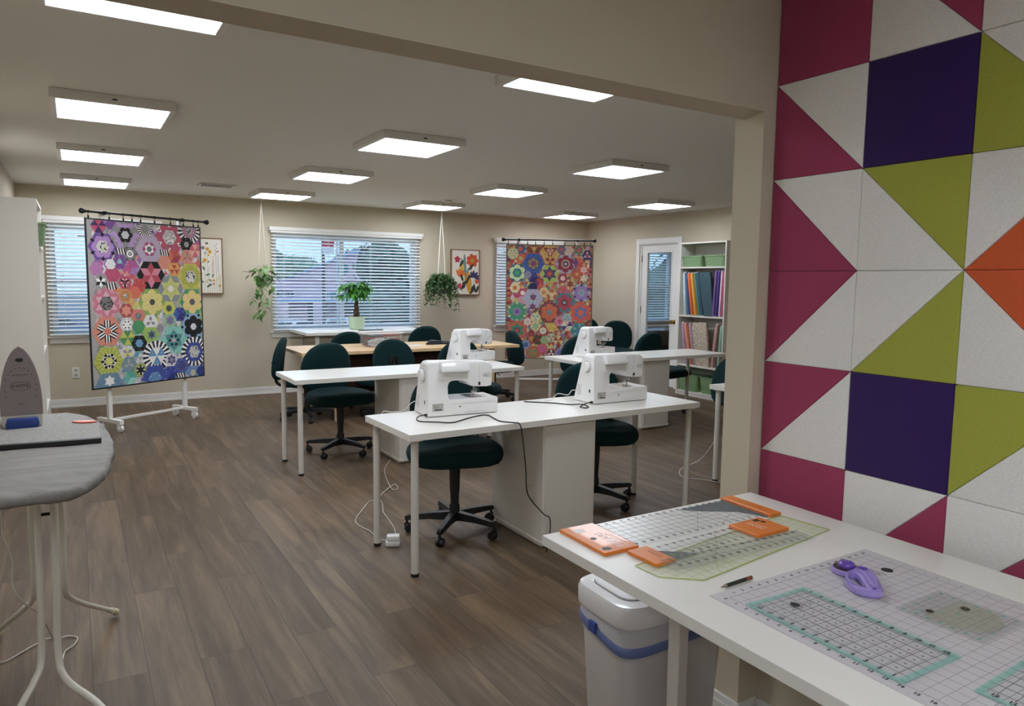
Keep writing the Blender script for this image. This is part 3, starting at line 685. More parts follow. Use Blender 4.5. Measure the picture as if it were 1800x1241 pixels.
def quilt(loc, rz, w, h, label, corners, motifs, fill, border, bind, seed, pitch=.052, side=None):
    """pieced patchwork: a grid of small diamonds, then the larger blocks laid over it; piece outlines are seams of the cloth"""
    rnd = random.Random(seed)
    H_ = homog(corners, [(0, h), (w, h), (w, 0), (0, 0)])
    q = MB(); lay = [0]; m_ = .012
    def poly(pts, col):
        lay[0] += 1
        y = -.0042-.0000022*lay[0]
        P = []
        for p in pts:                                   # clip by the cloth's edge
            P.append((min(w-m_, max(m_, p[0])), min(h-m_, max(m_, p[1]))))
        if len(set((round(a, 4), round(b, 4)) for a, b in P)) < 3: return
        area = sum(P[i][0]*P[(i+1) % len(P)][1]-P[(i+1) % len(P)][0]*P[i][1] for i in range(len(P)))
        if area < 0: P = P[::-1]
        if abs(area) < 1e-6: return
        c_ = lin(col); g_ = sum(c_[:3])/3; q.col = tuple((v_*.78+g_*.22)*.92 for v_ in c_[:3])+(1,); q.add([(x, y, z) for x, z in P], [tuple(range(len(P)))])
    def ngon(cx, cy, R_, n=6, a0=0): return [(cx+R_*math.cos(R(a0)+2*PI*k/n), cy+R_*math.sin(R(a0)+2*PI*k/n)) for k in range(n)]
    def star(cx, cy, R_, n=6, a0=90, ri=.577):
        return [(cx+(R_ if k % 2 == 0 else R_*ri)*math.cos(R(a0)+PI*k/n), cy+(R_ if k % 2 == 0 else R_*ri)*math.sin(R(a0)+PI*k/n)) for k in range(2*n)]
    q.col = lin(border); q.box(0, w, -.004, .004, 0, h)
    # diamonds of the ground
    dy = pitch*math.sqrt(3)/2; rows = int(h/dy)+2
    x0 = .05 if side is None else .06
    for j in range(rows):
        for i in range(int(w/pitch)+2):
            x = i*pitch+(pitch/2 if j % 2 else 0); z = j*dy
            if x < x0 or x > w-x0*.75: continue
            if rnd.random() < .5: poly([(x, z), (x+pitch, z), (x+pitch*1.5, z+dy), (x+pitch/2, z+dy)], fill(x/w, z/h, rnd))
            else: poly([(x, z), (x+pitch/2, z-dy), (x+pitch, z), (x+pitch/2, z+dy)], fill(x/w, z/h, rnd))
    if side:
        for k in range(46):
            z = h*k/46
            for a, b in ((m_, x0), (w-x0*.8, w-m_)): poly([(a, z), (b, z+rnd.uniform(-.004, .004)), (b, z+h/46), (a, z+h/46)], rnd.choice(side))
    def ring6(cx, cy, rr, f, a0=90, n=6):
        for k in range(n):
            a = R(a0)+2*PI*k/n; f(cx+rr*math.cos(a), cy+rr*math.sin(a), a)
    def kite(cx, cy, a, L_, B_): return [(cx+L_*math.cos(a), cy+L_*math.sin(a)), (cx+B_*math.cos(a+PI/2), cy+B_*math.sin(a+PI/2)), (cx-L_*math.cos(a), cy-L_*math.sin(a)), (cx-B_*math.cos(a+PI/2), cy-B_*math.sin(a+PI/2))]
    for u, v, rad, layers in motifs:
        cx, cy = H_(u, v); ex = H_(u+rad, v)[0]-cx; ey = cy-H_(u, v+rad)[1]; R_ = (ex+ey)/2*1.07
        for L_ in layers.split():
            k, *a = L_.split(':'); f = float(a[0]) if a else 1; cs = ['#'+c for c in a[1].split(',')] if len(a) > 1 else ['#888888']
            rr = R_*f
            if k == 'h': poly(ngon(cx, cy, rr), cs[0])
            elif k == 'H': poly(ngon(cx, cy, rr, a0=30), cs[0])
            elif k == 'o': poly(ngon(cx, cy, rr, 14), cs[0])
            elif k == 's':
                rr *= .87
                for t in range(6):
                    a_ = R(90+60*t); poly([(cx, cy), (cx+rr*.577*math.cos(a_-PI/6), cy+rr*.577*math.sin(a_-PI/6)), (cx+rr*math.cos(a_), cy+rr*math.sin(a_)), (cx+rr*.577*math.cos(a_+PI/6), cy+rr*.577*math.sin(a_+PI/6))], cs[t % len(cs)])
            elif k == 'S': poly(star(cx, cy, rr, a0=0), cs[0])
            elif k == 'w': 
                g = ngon(cx, cy, rr)
                for t in range(6): poly([(cx, cy), g[t], g[(t+1) % 6]], cs[t % len(cs)])
            elif k == 'c':
                g = ngon(cx, cy, rr, a0=0)
                for t in range(3): poly([(cx, cy), g[2*t], g[(2*t+1) % 6], g[(2*t+2) % 6]], cs[t % len(cs)])
            elif k == 'r':
                n = 36; r0 = rr*.55
                for t in range(n): a0, a1 = 2*PI*t/n, 2*PI*(t+1)/n; poly([(cx+r0*math.cos(a0), cy+r0*math.sin(a0)), (cx+rr*math.cos(a0), cy+rr*math.sin(a0)), (cx+rr*math.cos(a1), cy+rr*math.sin(a1)), (cx+r0*math.cos(a1), cy+r0*math.sin(a1))], cs[t % 2])
            elif k == 'f': ring6(cx, cy, rr*.62, lambda x, y, a_: poly(ngon(x, y, rr*.38, 10), cs[0])); poly(ngon(cx, cy, rr*.5, 10), cs[0])
            elif k == 'd': ring6(cx, cy, rr, lambda x, y, a_: poly(kite(x, y, a_, R_*.19, R_*.11), cs[0]))
            elif k == 'D':
                ring6(cx, cy, rr, lambda x, y, a_: poly(kite(x, y, a_, R_*.2, R_*.12), cs[0])); ring6(cx, cy, rr, lambda x, y, a_: poly(ngon(x, y, R_*.055, 8), cs[1]))
            elif k == 'p': ring6(cx, cy, rr, lambda x, y, a_: poly(ngon(x, y, R_*.10, 8), cs[0]), a0=60)
            elif k == 'k':        # six striped spokes
                for t in range(6):
                    a_ = R(90+60*t); ca, sa = math.cos(a_), math.sin(a_)
                    for s_ in range(5):
                        o0 = (s_-2.5)*.12*rr; o1 = o0+.12*rr
                        poly([(cx+ca*rr*.3-sa*o0, cy+sa*rr*.3+ca*o0), (cx+ca*rr-sa*o0, cy+sa*rr+ca*o0), (cx+ca*rr-sa*o1, cy+sa*rr+ca*o1), (cx+ca*rr*.3-sa*o1, cy+sa*rr*.3+ca*o1)], cs[s_ % 2])
            elif k == 'x':        # speckled print
                poly(ngon(cx, cy, rr, 6), cs[0])
                for t in range(int(26*f*1.6)):
                    a_ = rnd.uniform(0, 2*PI); d_ = rr*.85*math.sqrt(rnd.random()); poly(ngon(cx+d_*math.cos(a_), cy+d_*math.sin(a_), R_*.06, 5, rnd.uniform(0, 90)), rnd.choice(cs[1:]))
            elif k == 'z':        # a strip of stripes
                for s_ in range(7): poly([(cx-rr+s_*rr*.285, cy-rr*.7), (cx-rr+(s_+1)*rr*.285, cy-rr*.7), (cx-rr*1.3+(s_+1)*rr*.285, cy+rr*.7), (cx-rr*1.3+s_*rr*.285, cy+rr*.7)], cs[s_ % 2])
        if rad >= 70:
            acc = rnd.choice(['#2a2a34', '#e8e2d8', '#c05a6a', '#e0c060', '#3a5a8a'])
            for nn, f_, q_ in ((12, .83, .024), (6, .36, .03)):
                for t in range(nn): a_ = 2*PI*(t+.5)/nn; poly(ngon(cx+R_*f_*math.cos(a_), cy+R_*f_*math.sin(a_), R_*q_, 6), acc)
        elif rad >= 40:
            acc = rnd.choice(['#2a2a34', '#e8e2d8', '#d8a0a8', '#e0d090'])
            for t in range(6): a_ = 2*PI*(t+.5)/6; poly(ngon(cx+R_*.66*math.cos(a_), cy+R_*.66*math.sin(a_), R_*.045, 6), acc)
    if 'quilt_cloth' not in MATS: MATS['quilt_cloth'] = painted('quilt_cloth')
    o = q.build('hanging_quilt', MATS['quilt_cloth'], loc=loc, rot=(0, 0, R(rz)))
    tag(o, label, 'quilt')
    b = MB(); t = .011
    b.box(-.002, t, -.006, .006, -.002, h+.002, bev=.001); b.box(w-t, w+.002, -.006, .006, -.002, h+.002, bev=.001); b.box(t, w-t, -.006, .006, -.002, t, bev=.001); b.box(t, w-t, -.006, .006, h-t, h+.002, bev=.001)
    b.build('binding', bind, o)
    return o

def rainbow(x, z, rnd):
    if rnd.random() < .45: return rnd.choice(['#cfcac6', '#b8b4b4', '#d9d6d2', '#a5a29e', '#c9b9c4', '#8f8c8a'])
    t = (1-z)+.18*(x-.5)+rnd.uniform(-.06, .06)
    seq = [['#7b4f9e', '#a878c0', '#b05a9c'], ['#b8468c', '#c94a78', '#9a5fb0'], ['#cf4560', '#d8604e', '#e08a6a'], ['#e2873e', '#d9a04a', '#d8c84a'], ['#b9c43e', '#8fb04a', '#c8c850'], ['#4f9f68', '#7cbf9a', '#9fc24a'], ['#62b0a4', '#5a9ab8', '#8fbcae'], ['#3f66ae', '#4f8cc4', '#2a3f8f']]
    return rnd.choice(seq[max(0, min(7, int(t*8)))])
def warm(x, z, rnd):
    return rnd.choice(['#c0543a', '#d98a45', '#d9b85a', '#a83248', '#b9b45e', '#8f9a58', '#c8a88a', '#7f6f9a', '#d86f52', '#b85a7a', '#5f8f88', '#d8cc9a', '#8a4a3a', '#b0a8b8'])
Q1 = [(135, 165, 48, 'w:1:3a1e63,c43b63'), (215, 150, 40, 'h:1:7a3f9a'), (160, 300, 88, 'h:1:6b3f9c h:.78:b07cc4 d:.78:17131c x:.45:cfc9c0,222222,8a8a8a,c8c060'), (300, 225, 98, 'h:1:8d8a85 S:.98:b48ac8 s:.98:b48ac8,8d8a85 h:.47:121214 h:.25:c4c4c4'),
 (422, 188, 44, 'r:1:16161a,e8e4e0 o:.55:8a8884'), (575, 240, 92, 'h:1:c2405f s:.95:c2405f,a8486a h:.48:c4bfba D:.78:efeae6,1a1a1a x:.4:b9b4b0,efeae6,8a8884'), (700, 195, 72, 'r:1:16161a,e8e4e0 o:.62:a9748c x:.3:b5a9b0,5a5a5a'),
 (680, 285, 42, 'h:1:131315 h:.4:a09c9a'), (447, 315, 84, 'h:1:b8a0bb h:.5:b03a76 s:.5:eee9e4 h:.2:6a6a6a'), (327, 345, 46, 'h:1:7d7a75 p:.8:151515 o:.45:eeeae6 s:.35:151515 o:.12:e0dcd8'), (262, 393, 46, 'h:1:7a3f92 s:.7:9a4fa0,6a2f82 o:.3:7ec0c4'), (275, 328, 28, 'z:1:151515,e6e2de'),
 (455, 480, 86, 'h:1:131315 s:.98:c13347,d9788a'), (600, 360, 42, 'c:1:c8402f,d9582f,a8283a'), (545, 338, 28, 'z:.9:151515,e6e2de'), (540, 400, 42, 'h:1:e0846a'), (600, 445, 42, 'h:1:e09a2a w:.7:e09a2a,c23b2a'), (683, 365, 44, 'h:1:d98873 s:.8:c8606a,b9a070'), (733, 325, 38, 'w:1:d05560,e8a090'),
 (700, 490, 78, 'h:1:c3bf2a s:.9:e8e0b0,c3bf2a f:.8:b0b020 x:.45:d0ccc8,151515,5a5a5a'), (340, 430, 44, 'c:1:b0468f,c43f80,a86fb8'), (220, 475, 46, 'h:1:c13766'), (120, 440, 44, 'h:1:b86aa8'), (205, 410, 32, 'h:1:e4dfdc'), (145, 520, 44, 'h:1:9a9692 s:.95:151515,efece8'), (212, 546, 28, 'z:1:151515,e6e2de'),
 (292, 525, 42, 'h:1:c8405a s:.9:c8405a,17131c p:.45:efe8e4'), (380, 545, 44, 'h:1:c8352f'), (352, 588, 38, 'h:1:e0603a'), (293, 608, 43, 'h:1:d98a2c o:.7:c87820 x:.35:c9c4c0,222222'), (178, 655, 88, 'h:1:d98a98 f:.95:cf6a80 s:.95:e0a0ae x:.5:77736e,222222,222222'),
 (298, 700, 44, 'h:1:b5403a s:.95:e58a6a o:.3:e58a6a'), (370, 735, 43, 'h:1:e0705a o:.45:7a7672 x:.3:a8a4a0,333333'), (458, 648, 82, 'h:1:8fae4a f:.85:e0cf6a s:.78:e0cf6a h:.22:4a4a4a'), (575, 565, 78, 'h:1:8c8c90 s:.98:cdcf62 f:.6:c5c860 h:.24:ddd6cf'), (705, 648, 78, 'h:1:3c9a63 f:.82:e6c66a s:.75:e6c66a h:.24:5a5a66'),
 (560, 688, 41, 'h:1:cfd02c o:.55:b5b520 o:.4:4a4a5a'), (625, 725, 41, 'c:1:24348f,2d4fae,1b2670'), (182, 828, 90, 'h:1:e0805f k:.68:16161a,efece8 o:.22:e0704a'), (300, 788, 46, 'h:1:c8c4c0 s:1:efece8 p:.4:1a1a1a'), (445, 770, 44, 'h:1:e0dcd8 s:.9:8a8884,e0dcd8 o:.2:c8c4c0'),
 (565, 762, 40, 'h:1:8fbf8a s:.9:7c6f9a'), (708, 802, 80, 'h:1:7fa6cf f:.75:131315 s:.72:131315 p:.85:131315 h:.24:d8d8d8'), (303, 868, 45, 'w:1:c8c832,3f8f4f'), (373, 902, 48, 'h:1:131318 h:.5:5a9cc4'), (370, 800, 40, 'h:1:3f9a5a'), (450, 850, 47, 'h:1:9fc43a s:.8:6d7f8a o:.3:3a4a5a'), (502, 810, 24, 'h:1:8f8c92'),
 (585, 885, 84, 'h:1:7ecab8 s:.85:8a8890 f:.6:3f8f8f h:.45:4f9a9a p:.3:1a1a22 o:.12:d8a0a0'), (708, 957, 78, 'r:1:16161a,efece8 h:.72:2740a0 x:.45:c9c4b4,222222,888888'), (188, 1010, 90, 'h:1:b9bf2a r:.8:c8c030,a0b030 h:.5:efece8 w:.45:efece8,efece8 s:.5:151515 o:.25:d6d25a p:.4:151515'),
 (478, 980, 82, 'h:1:d9d5d0 r:1:16161a,efece8 w:.62:4f90c0,e8e4da'), (300, 960, 44, 'h:1:d6d1cf s:.9:e0d850,9a96a0'), (308, 1028, 45, 'h:1:6f8f95 s:.8:a8a4a8,6f8f95'), (378, 1065, 42, 'h:1:a5a845 s:.9:131315 p:.45:efece8'), (568, 1005, 40, 'h:1:cfc8cf s:.9:4a3f74 o:.3:8a88a0'), (628, 1040, 44, 'h:1:3f4f9c s:.9:3a4488'),
 (560, 1090, 46, 'c:1:22379a,2740a0,1a2a7a'), (465, 1120, 84, 'h:1:2a459f h:.5:4f86b8'), (697, 1085, 42, 'h:1:5f86bf o:.4:c0b890'), (315, 1112, 42, 'c:1:3fa58f,57b8a0,8fd0c0'), (190, 1165, 88, 'h:1:5f86a0'), (190, 1130, 42, 's:.95:e8e2dc'), (745, 1075, 30, 'h:1:22307f'), (625, 1105, 26, 'z:1:151515,e6e2de')]
Q2 = [(232, 193, 47, 'h:1:3f5fa0 o:.9:4a5a90 h:.45:d9603a'), (355, 190, 70, 'w:1:6a4a2a,b03a2a s:.9:6a4a2a,c8602f o:.25:e0b050'), (500, 215, 92, 'w:1:d9a03a,e0b050 s:.8:d9a03a,8a1f2a s:.5:c86a4a,d9b0a0'), (500, 300, 60, 's:1:d9a03a,a82a2a'), (665, 200, 46, 'h:1:dcc0b4 o:.7:d8b4a4'), (600, 195, 40, 'h:1:6a7098 o:.4:c85a5a'), (758, 200, 44, 'h:1:5f8f5a o:.9:a8b898 f:.85:5a7a5a o:.5:c85a5a'), (835, 245, 46, 'h:1:4a3a6a s:.9:d8a8b8,4a3a6a o:.3:b03a5a'),
 (237, 280, 46, 'h:1:d9502f f:.9:d9602f h:.4:c8b050'), (165, 235, 56, 'h:1:c9c08a p:.9:3a3030 p:.5:a8a070'), (350, 325, 96, 'h:1:2a5ab0 s:.95:2a5ab0,3a4a9a h:.55:5f5a6a f:.5:9a7a5a o:.22:8a3a6a'), (640, 325, 88, 'h:1:a8a8c0 f:.84:a02038 o:.42:c8b0a0 o:.3:7a1a30 o:.16:9ab0c8'), (205, 410, 80, 'h:1:24586a r:.95:2a6a6a,3a5a90 f:.9:c8dca0 h:.52:2a7a80 o:.3:2a9a7a o:.12:3aba6a'),
 (495, 415, 80, 'h:1:b0c84a s:.95:3a5070 f:.55:5a4a70 o:.32:c03040 o:.15:e05a3a'), (742, 415, 47, 'h:1:c8402a r:.95:e0602a,b03a2a o:.5:d9602a o:.2:e8c04a'), (805, 375, 42, 'h:1:d9503a s:.95:ecc0b0 o:.3:e0a090'), (755, 310, 48, 'c:1:e0582a,6a3f8a,d04a2a'), (345, 450, 48, 'c:1:3a3a90,4a3a80,2a2a6a'), (300, 425, 34, 'h:1:8a88a0'), (400, 505, 44, 'c:1:c03a3a,6a2f7a,d0503a'), (345, 540, 42, 'h:1:28285a'),
 (615, 455, 44, 'h:1:a03a5a h:.5:ecc0b0'), (683, 505, 44, 'h:1:e0a860 s:.95:8a3a3a,9a4a4a'), (803, 455, 42, 's:1:e0e0a0,d8b8b0'), (185, 545, 46, 'h:1:dcd0a0 o:.5:e8b84a o:.35:d9603a'), (255, 590, 45, 'h:1:c04060 f:.8:c04060 o:.42:f0d8c8'), (185, 635, 42, 'c:1:c8306a,d8b0b8,c8b85a'), (250, 655, 38, 'h:1:d8909a'), (785, 585, 82, 'h:1:a8b8b8 f:.95:9a78b8 d:.8:3a2858 o:.4:a890c8 o:.2:6ab890'),
 (445, 585, 46, 'h:1:dcc880 o:.5:e8a050 o:.3:e07050'), (517, 605, 48, 'w:1:d8b868,c04a2a s:.6:e0c88a'), (345, 640, 90, 'h:1:b0a8c4 h:.5:a8b8c0'), (350, 628, 40, 's:1:b03a6a,4a4a80'), (345, 715, 40, 's:1:4a4a80,b03a6a'), (620, 560, 42, 'w:1:d84a2a,c85a7a'), (632, 675, 86, 'h:1:4a8a88 r:.95:3a8a80,5a7aa0 f:.8:b8384a o:.3:6a2a3a o:.16:8ab0b0'), (205, 760, 88, 'h:1:7a9a98 f:.98:3a9a70 d:.85:d8d8a8 o:.4:8a7ab0 o:.2:6a4a9a'),
 (495, 765, 92, 'h:1:7a4048 r:.98:a83a48,5a4a4a f:.82:d9602a h:.5:d9602a o:.25:6a9098'), (780, 765, 92, 'h:1:98a868 f:1.05:e0502a s:.8:5a70b8 o:.3:e0603a'), (300, 850, 46, 'h:1:b0304a f:.8:e0c8b8 o:.3:d0b0a0'), (372, 812, 46, 'h:1:dcc87a w:.7:8ab0b8,e0d090'), (590, 845, 46, 'h:1:c890b0 f:.8:d86a80 o:.3:c83a4a'), (655, 815, 44, 'h:1:a0b8b8 s:.9:8a9ac0,a8c0a0'),
 (205, 930, 84, 'h:1:c8502f f:1:d05a38 s:.95:3a8a6a f:.65:3a8a6a o:.28:6a2a3a o:.2:c0405a'), (440, 932, 47, 'h:1:c0392f o:.6:e8e0c8 o:.35:c8c0a8'), (372, 890, 46, 'h:1:d8c878 s:.9:98b890'), (515, 900, 44, 'w:1:e0c030,d0a830'), (655, 888, 50, 'w:1:4a3a80,e8b0a8,d8dcb0'), (770, 935, 80, 'h:1:3a8a88 D:.6:a8c0d8,3a4a98 o:.25:4a6ab0'), (335, 955, 30, 'c:1:8a2a2a,a03a30,b85a3a'),
 (335, 1005, 46, 'h:1:a0302f o:.5:c87a3a'), (395, 1015, 46, 'h:1:4a4a2a o:.4:8a3a3a'), (455, 1020, 40, 'h:1:98b070'), (515, 995, 44, 'h:1:b8b898 s:.9:d8c8a0,988878'), (580, 1020, 46, 'w:1:b03a30,d8c070'), (210, 1095, 48, 'h:1:4a4aa8 o:.6:3a3a90 o:.3:6a5ac0'), (285, 1060, 42, 'h:1:7a98b8 s:.8:3a5a98'), (350, 1130, 64, 'h:1:b0653a w:.6:5a9a5a,c86a3a'), (432, 1095, 48, 'h:1:d04a3a h:.75:d04a88'), (515, 1135, 44, 'h:1:a8402a s:.9:e8d8c8,3a3a4a'), (598, 1135, 48, 'h:1:8a7ac0 o:.5:6a60b0'), (680, 1050, 46, 'h:1:c8b85a'), (760, 1080, 60, 'h:1:b05a4a s:.8:d8c070'), (840, 1020, 40, 'h:1:5a8a9a')]
import mathutils
A1 = (.25, 7.82); D1 = (math.cos(R(31)), math.sin(R(31)))
def on(p, a, s, dy=0): return (p[0]+math.cos(R(a))*s-math.sin(R(a))*dy, p[1]+math.sin(R(a))*s+math.cos(R(a))*dy)
rack((.25, 7.82, 0), 31, 'white wheeled rack carrying the rainbow quilt on the left', -.01, .82, 2.07, -.20, 1.09, None)
rack((5.70, 8.40, 0), -29, 'white wheeled rack carrying the warm coloured quilt', -.42, .40, 2.06, -.61, .61, None)
p = on(A1, 31, -.205, -.055); quilt((p[0], p[1], .425), 31, 1.235, 1.585, 'rainbow patchwork quilt of hexagon stars with black edge, left', [(52, 115), (770, 175), (768, 1105), (88, 1183)], Q1, rainbow, '#a09b98', M_blk, 5)
p = on((5.7, 8.4), -29, -.595, -.055); quilt((p[0], p[1], .40), -29, 1.215, 1.595, 'warm patchwork quilt of orange, red and blue hexagons in the far corner', [(108, 155), (890, 155), (877, 1190), (100, 1187)], Q2, warm, '#a8483a', mat('green_binding', '#6a6a48', .8), 9, side=['#a03038', '#b8543a', '#7a2a48', '#c8683a', '#6a3a7a', '#8a2a38', '#a87a48'])
clips((.25, 7.82, 0), 31, [-.17, .03, .17, .26, .35, .50, .68, .83, .95, 1.01], 2.07, 'black clip ring on the rod of the rainbow quilt')
clips((5.70, 8.40, 0), -29, [-.57, -.44, -.30, -.19, -.07, .05, .22, .36, .49, .58], 2.06, 'black clip ring on the rod of the warm quilt')

# ------------------------------------------------------------------ framed flower pictures
if True:
    M_art = painted('art_print', .7, .06, 90, False)
    M_oak = mat('oak_frame', '#8a6a48', .5, noise=.15, nscale=30)
def picture(x0, x1, z0, z1, label, draw):
    w, h = x1-x0, z1-z0
    r = thing('framed_picture', label, 'picture', ((x0+x1)/2, YB-.02, (z0+z1)/2))
    f = MB(); a, b, t = w/2, h/2, .012
    f.box(-a, a, -.02, .02, -b, -b+t, bev=.002); f.box(-a, a, -.02, .02, b-t, b, bev=.002); f.box(-a, -a+t, -.02, .02, -b+t, b-t, bev=.002); f.box(a-t, a, -.02, .02, -b+t, b-t, bev=.002); f.build('frame', M_oak, r)
    m = MB(); m.col = lin('#e2dccf'); m.add([(-a+t, -.008, -b+t), (a-t, -.008, -b+t), (a-t, -.008, b-t), (-a+t, -.008, b-t)], [(0, 1, 2, 3)])
    L_ = [0]
    def P(pts, col):
        L_[0] += 1; y = -.0084-.00003*L_[0]
        m.col = lin(col); m.add([(max(-a+t, min(a-t, (u-.5)*w)), y, max(-b+t, min(b-t, (v-.5)*h))) for u, v in pts], [tuple(range(len(pts)))])
    draw(P, h/w); m.build('print', M_art, r); return r
def leaf2(P, x, y, ang, L_, B_, col, k=1.6):
    a = R(ang); pts = []
    for i in range(12):
        t = 2*PI*i/12; lx = L_*.5*(1-math.cos(t)); ly = B_*math.sin(t); pts.append((x+(lx*math.cos(a)-ly*math.sin(a)), y+(lx*math.sin(a)+ly*math.cos(a))/k))
    P(pts, col)
def disc(P, x, y, r_, col, k=1.6, n=12): P([(x+r_*math.cos(2*PI*i/n), y+r_*math.sin(2*PI*i/n)/k) for i in range(n)], col)
def stem(P, x0, y0, x1, y1, col, w_=.006): P([(x0-w_, y0), (x0+w_, y0), (x1+w_, y1), (x1-w_, y1)], col)
def wild(P0, k):
    k = k/.58
    def P(pts, col): P0([(.42+.58*u, v) for u, v in pts], col)
    rnd = random.Random(4)
    for x0, x1, y1 in ((.12, .10, .55), (.22, .26, .72), (.34, .36, .70), (.42, .40, .5), (.52, .55, .55), (.62, .60, .60), (.72, .70, .78), (.82, .80, .70), (.88, .86, .35)): stem(P, x0, .02, x1, y1, '#6f7f68')
    for x, y, a, L_ in ((.22, .42, 110, .2), (.26, .33, 20, .2), (.18, .20, 140, .22), (.30, .12, 35, .26), (.12, .35, 120, .15), (.52, .30, 60, .16), (.50, .22, 130, .15), (.15, .55, 60, .14), (.36, .55, 60, .12), (.8, .12, 50, .14)): leaf2(P, x, y, a, L_, L_*.2, '#5a6a55', k)
    for x, y, r_ in ((.24, .60, .10), (.36, .80, .09), (.46, .75, .09), (.40, .69, .05), (.60, .24, .06), (.84, .15, .06)):
        for t in range(10): leaf2(P, x, y, 36*t, r_, r_*.22, '#dba63c', k)
        disc(P, x, y, r_*.32, '#8a5a28', k)
    for x, y, r_ in ((.18, .82, .09), (.28, .73, .08)):
        for t in range(8): leaf2(P, x, y, 45*t, r_, r_*.18, '#4a4a78' if y > .8 else '#9aa4b8', k)
        disc(P, x, y, r_*.25, '#c8b070', k)
    for x0, c in ((.54, '#c8747a'), (.60, '#d89a90'), (.78, '#8f8aa8')):
        for t in range(22): disc(P, x0+rnd.uniform(-.03, .03), .40+.013*t+rnd.uniform(-.005, .005), .012, c, k, 6)
    for t in range(6): leaf2(P, .70, .70+.035*t, 30 if t % 2 else 150, .09, .018, '#7f9a9a', k)
    disc(P, .78, .76, .045, '#c87a58', k); disc(P, .60, .18, .045, '#c06a50', k); disc(P, .52, .06, .012, '#88aa66', k, 6)
    for a in (40, 140, -40, 220): leaf2(P, .34, .90, a, .07, .02, '#4a4038', k)
    for x, y in ((.36, .25), (.30, .22), (.8, .3), (.74, .26)): disc(P, x, y, .035, '#c8c06a', k)
def bold(P, k):
    for x, y, a, L_, B_ in ((.50, .35, 93, .62*k*.9, .05), (.50, .45, 115, .38*k*.8, .04), (.52, .42, 70, .2*k, .035), (.48, .42, 103, .4*k, .045)): leaf2(P, x, y, a, L_, B_, '#6f8a88', k)
    leaf2(P, .66, .02, 96, .5*k, .10, '#c89430', k); leaf2(P, .55, .2, 96, .25*k, .06, '#b5842a', k)
    leaf2(P, .30, .45, 70, .25*k, .09, '#d8ac48', k)
    for t in range(7): leaf2(P, .74, .76, 51*t, .22, .075, '#c8502a', k)
    disc(P, .74, .76, .07, '#a89030', k)
    for t in range(5): leaf2(P, .22, .78, 72*t+18, .11, .04, '#b02c48', k)
    for a in (60, 85, 115, 35): leaf2(P, .30, .40, a, .24, .055, '#d8702c', k)
    for a in (170, 130, 95, 50, 10, -20): leaf2(P, .80, .40, a, .20, .045, '#332c5a', k)
    disc(P, .90, .30, .07, '#c8503a', k)
    stem(P, .76, .02, .80, .4, '#6f8a3a'); stem(P, .72, .6, .70, .5, '#4a3a30')
    for x, y, a in ((.55, .30, 60), (.85, .05, 100), (.88, .05, 70), (.70, .10, 55), (.66, .02, 50), (.62, .55, 50), (.30, .12, 30), (.36, .18, 40), (.38, .25, 20), (.42, .30, 110), (.30, .62, 60)): leaf2(P, x, y, a, .24, .04, '#26302c', k)
    for t in range(5): leaf2(P, .30, .2, 72*t, .10, .035, '#c84a5a', k)
picture(1.10, 1.575, 1.285, 1.965, 'framed wildflower print in yellow and grey, right of the rainbow quilt', wild)
picture(4.70, 5.175, 1.275, 1.942, 'framed print of bold orange and blue flowers behind the hanging ivy', bold)

# ------------------------------------------------------------------ plants
M_leaf = mat('green_leaf', '#4f7a34', .45, noise=.3, nscale=25); M_leaf2 = mat('dark_leaf', '#2f5a30', .5, noise=.35, nscale=25); M_leaf3 = mat('bright_leaf', '#4f8f38', .4, noise=.3, nscale=14)
M_stem = mat('plant_stem', '#6a8046', .6); M_bark = mat('bark', '#5a4636', .8, noise=.3, nscale=60, bump=.4, bscale=80)
M_rope = mat('cotton_rope', '#d6d0c4', .9)
def leaf(mb, p, d, L_, w_, up_=Vector((0, 0, 1)), bend=.3, heart=False):
    d = Vector(d).normalized(); s = d.cross(up_)
    if s.length < 1e-3: s = Vector((1, 0, 0))
    s.normalize(); n = s.cross(d); p = Vector(p); k = 5
    prof = [0, .75, 1, .8, .45, 0] if not heart else [.25, 1, .95, .7, .35, 0]
    mid = [p+d*L_*i/k-n*(-bend)*L_*(-(i/k)**2) for i in range(k+1)]
    vs = []
    for i, m_ in enumerate(mid): vs += [m_-s*w_/2*prof[i]+n*w_*.12*prof[i], m_, m_+s*w_/2*prof[i]+n*w_*.12*prof[i]]
    fs = []
    for i in range(k): fs += [(3*i, 3*i+1, 3*i+4, 3*i+3), (3*i+1, 3*i+2, 3*i+5, 3*i+4)]
    mb.add(vs, fs)
rnd = random.Random(11)
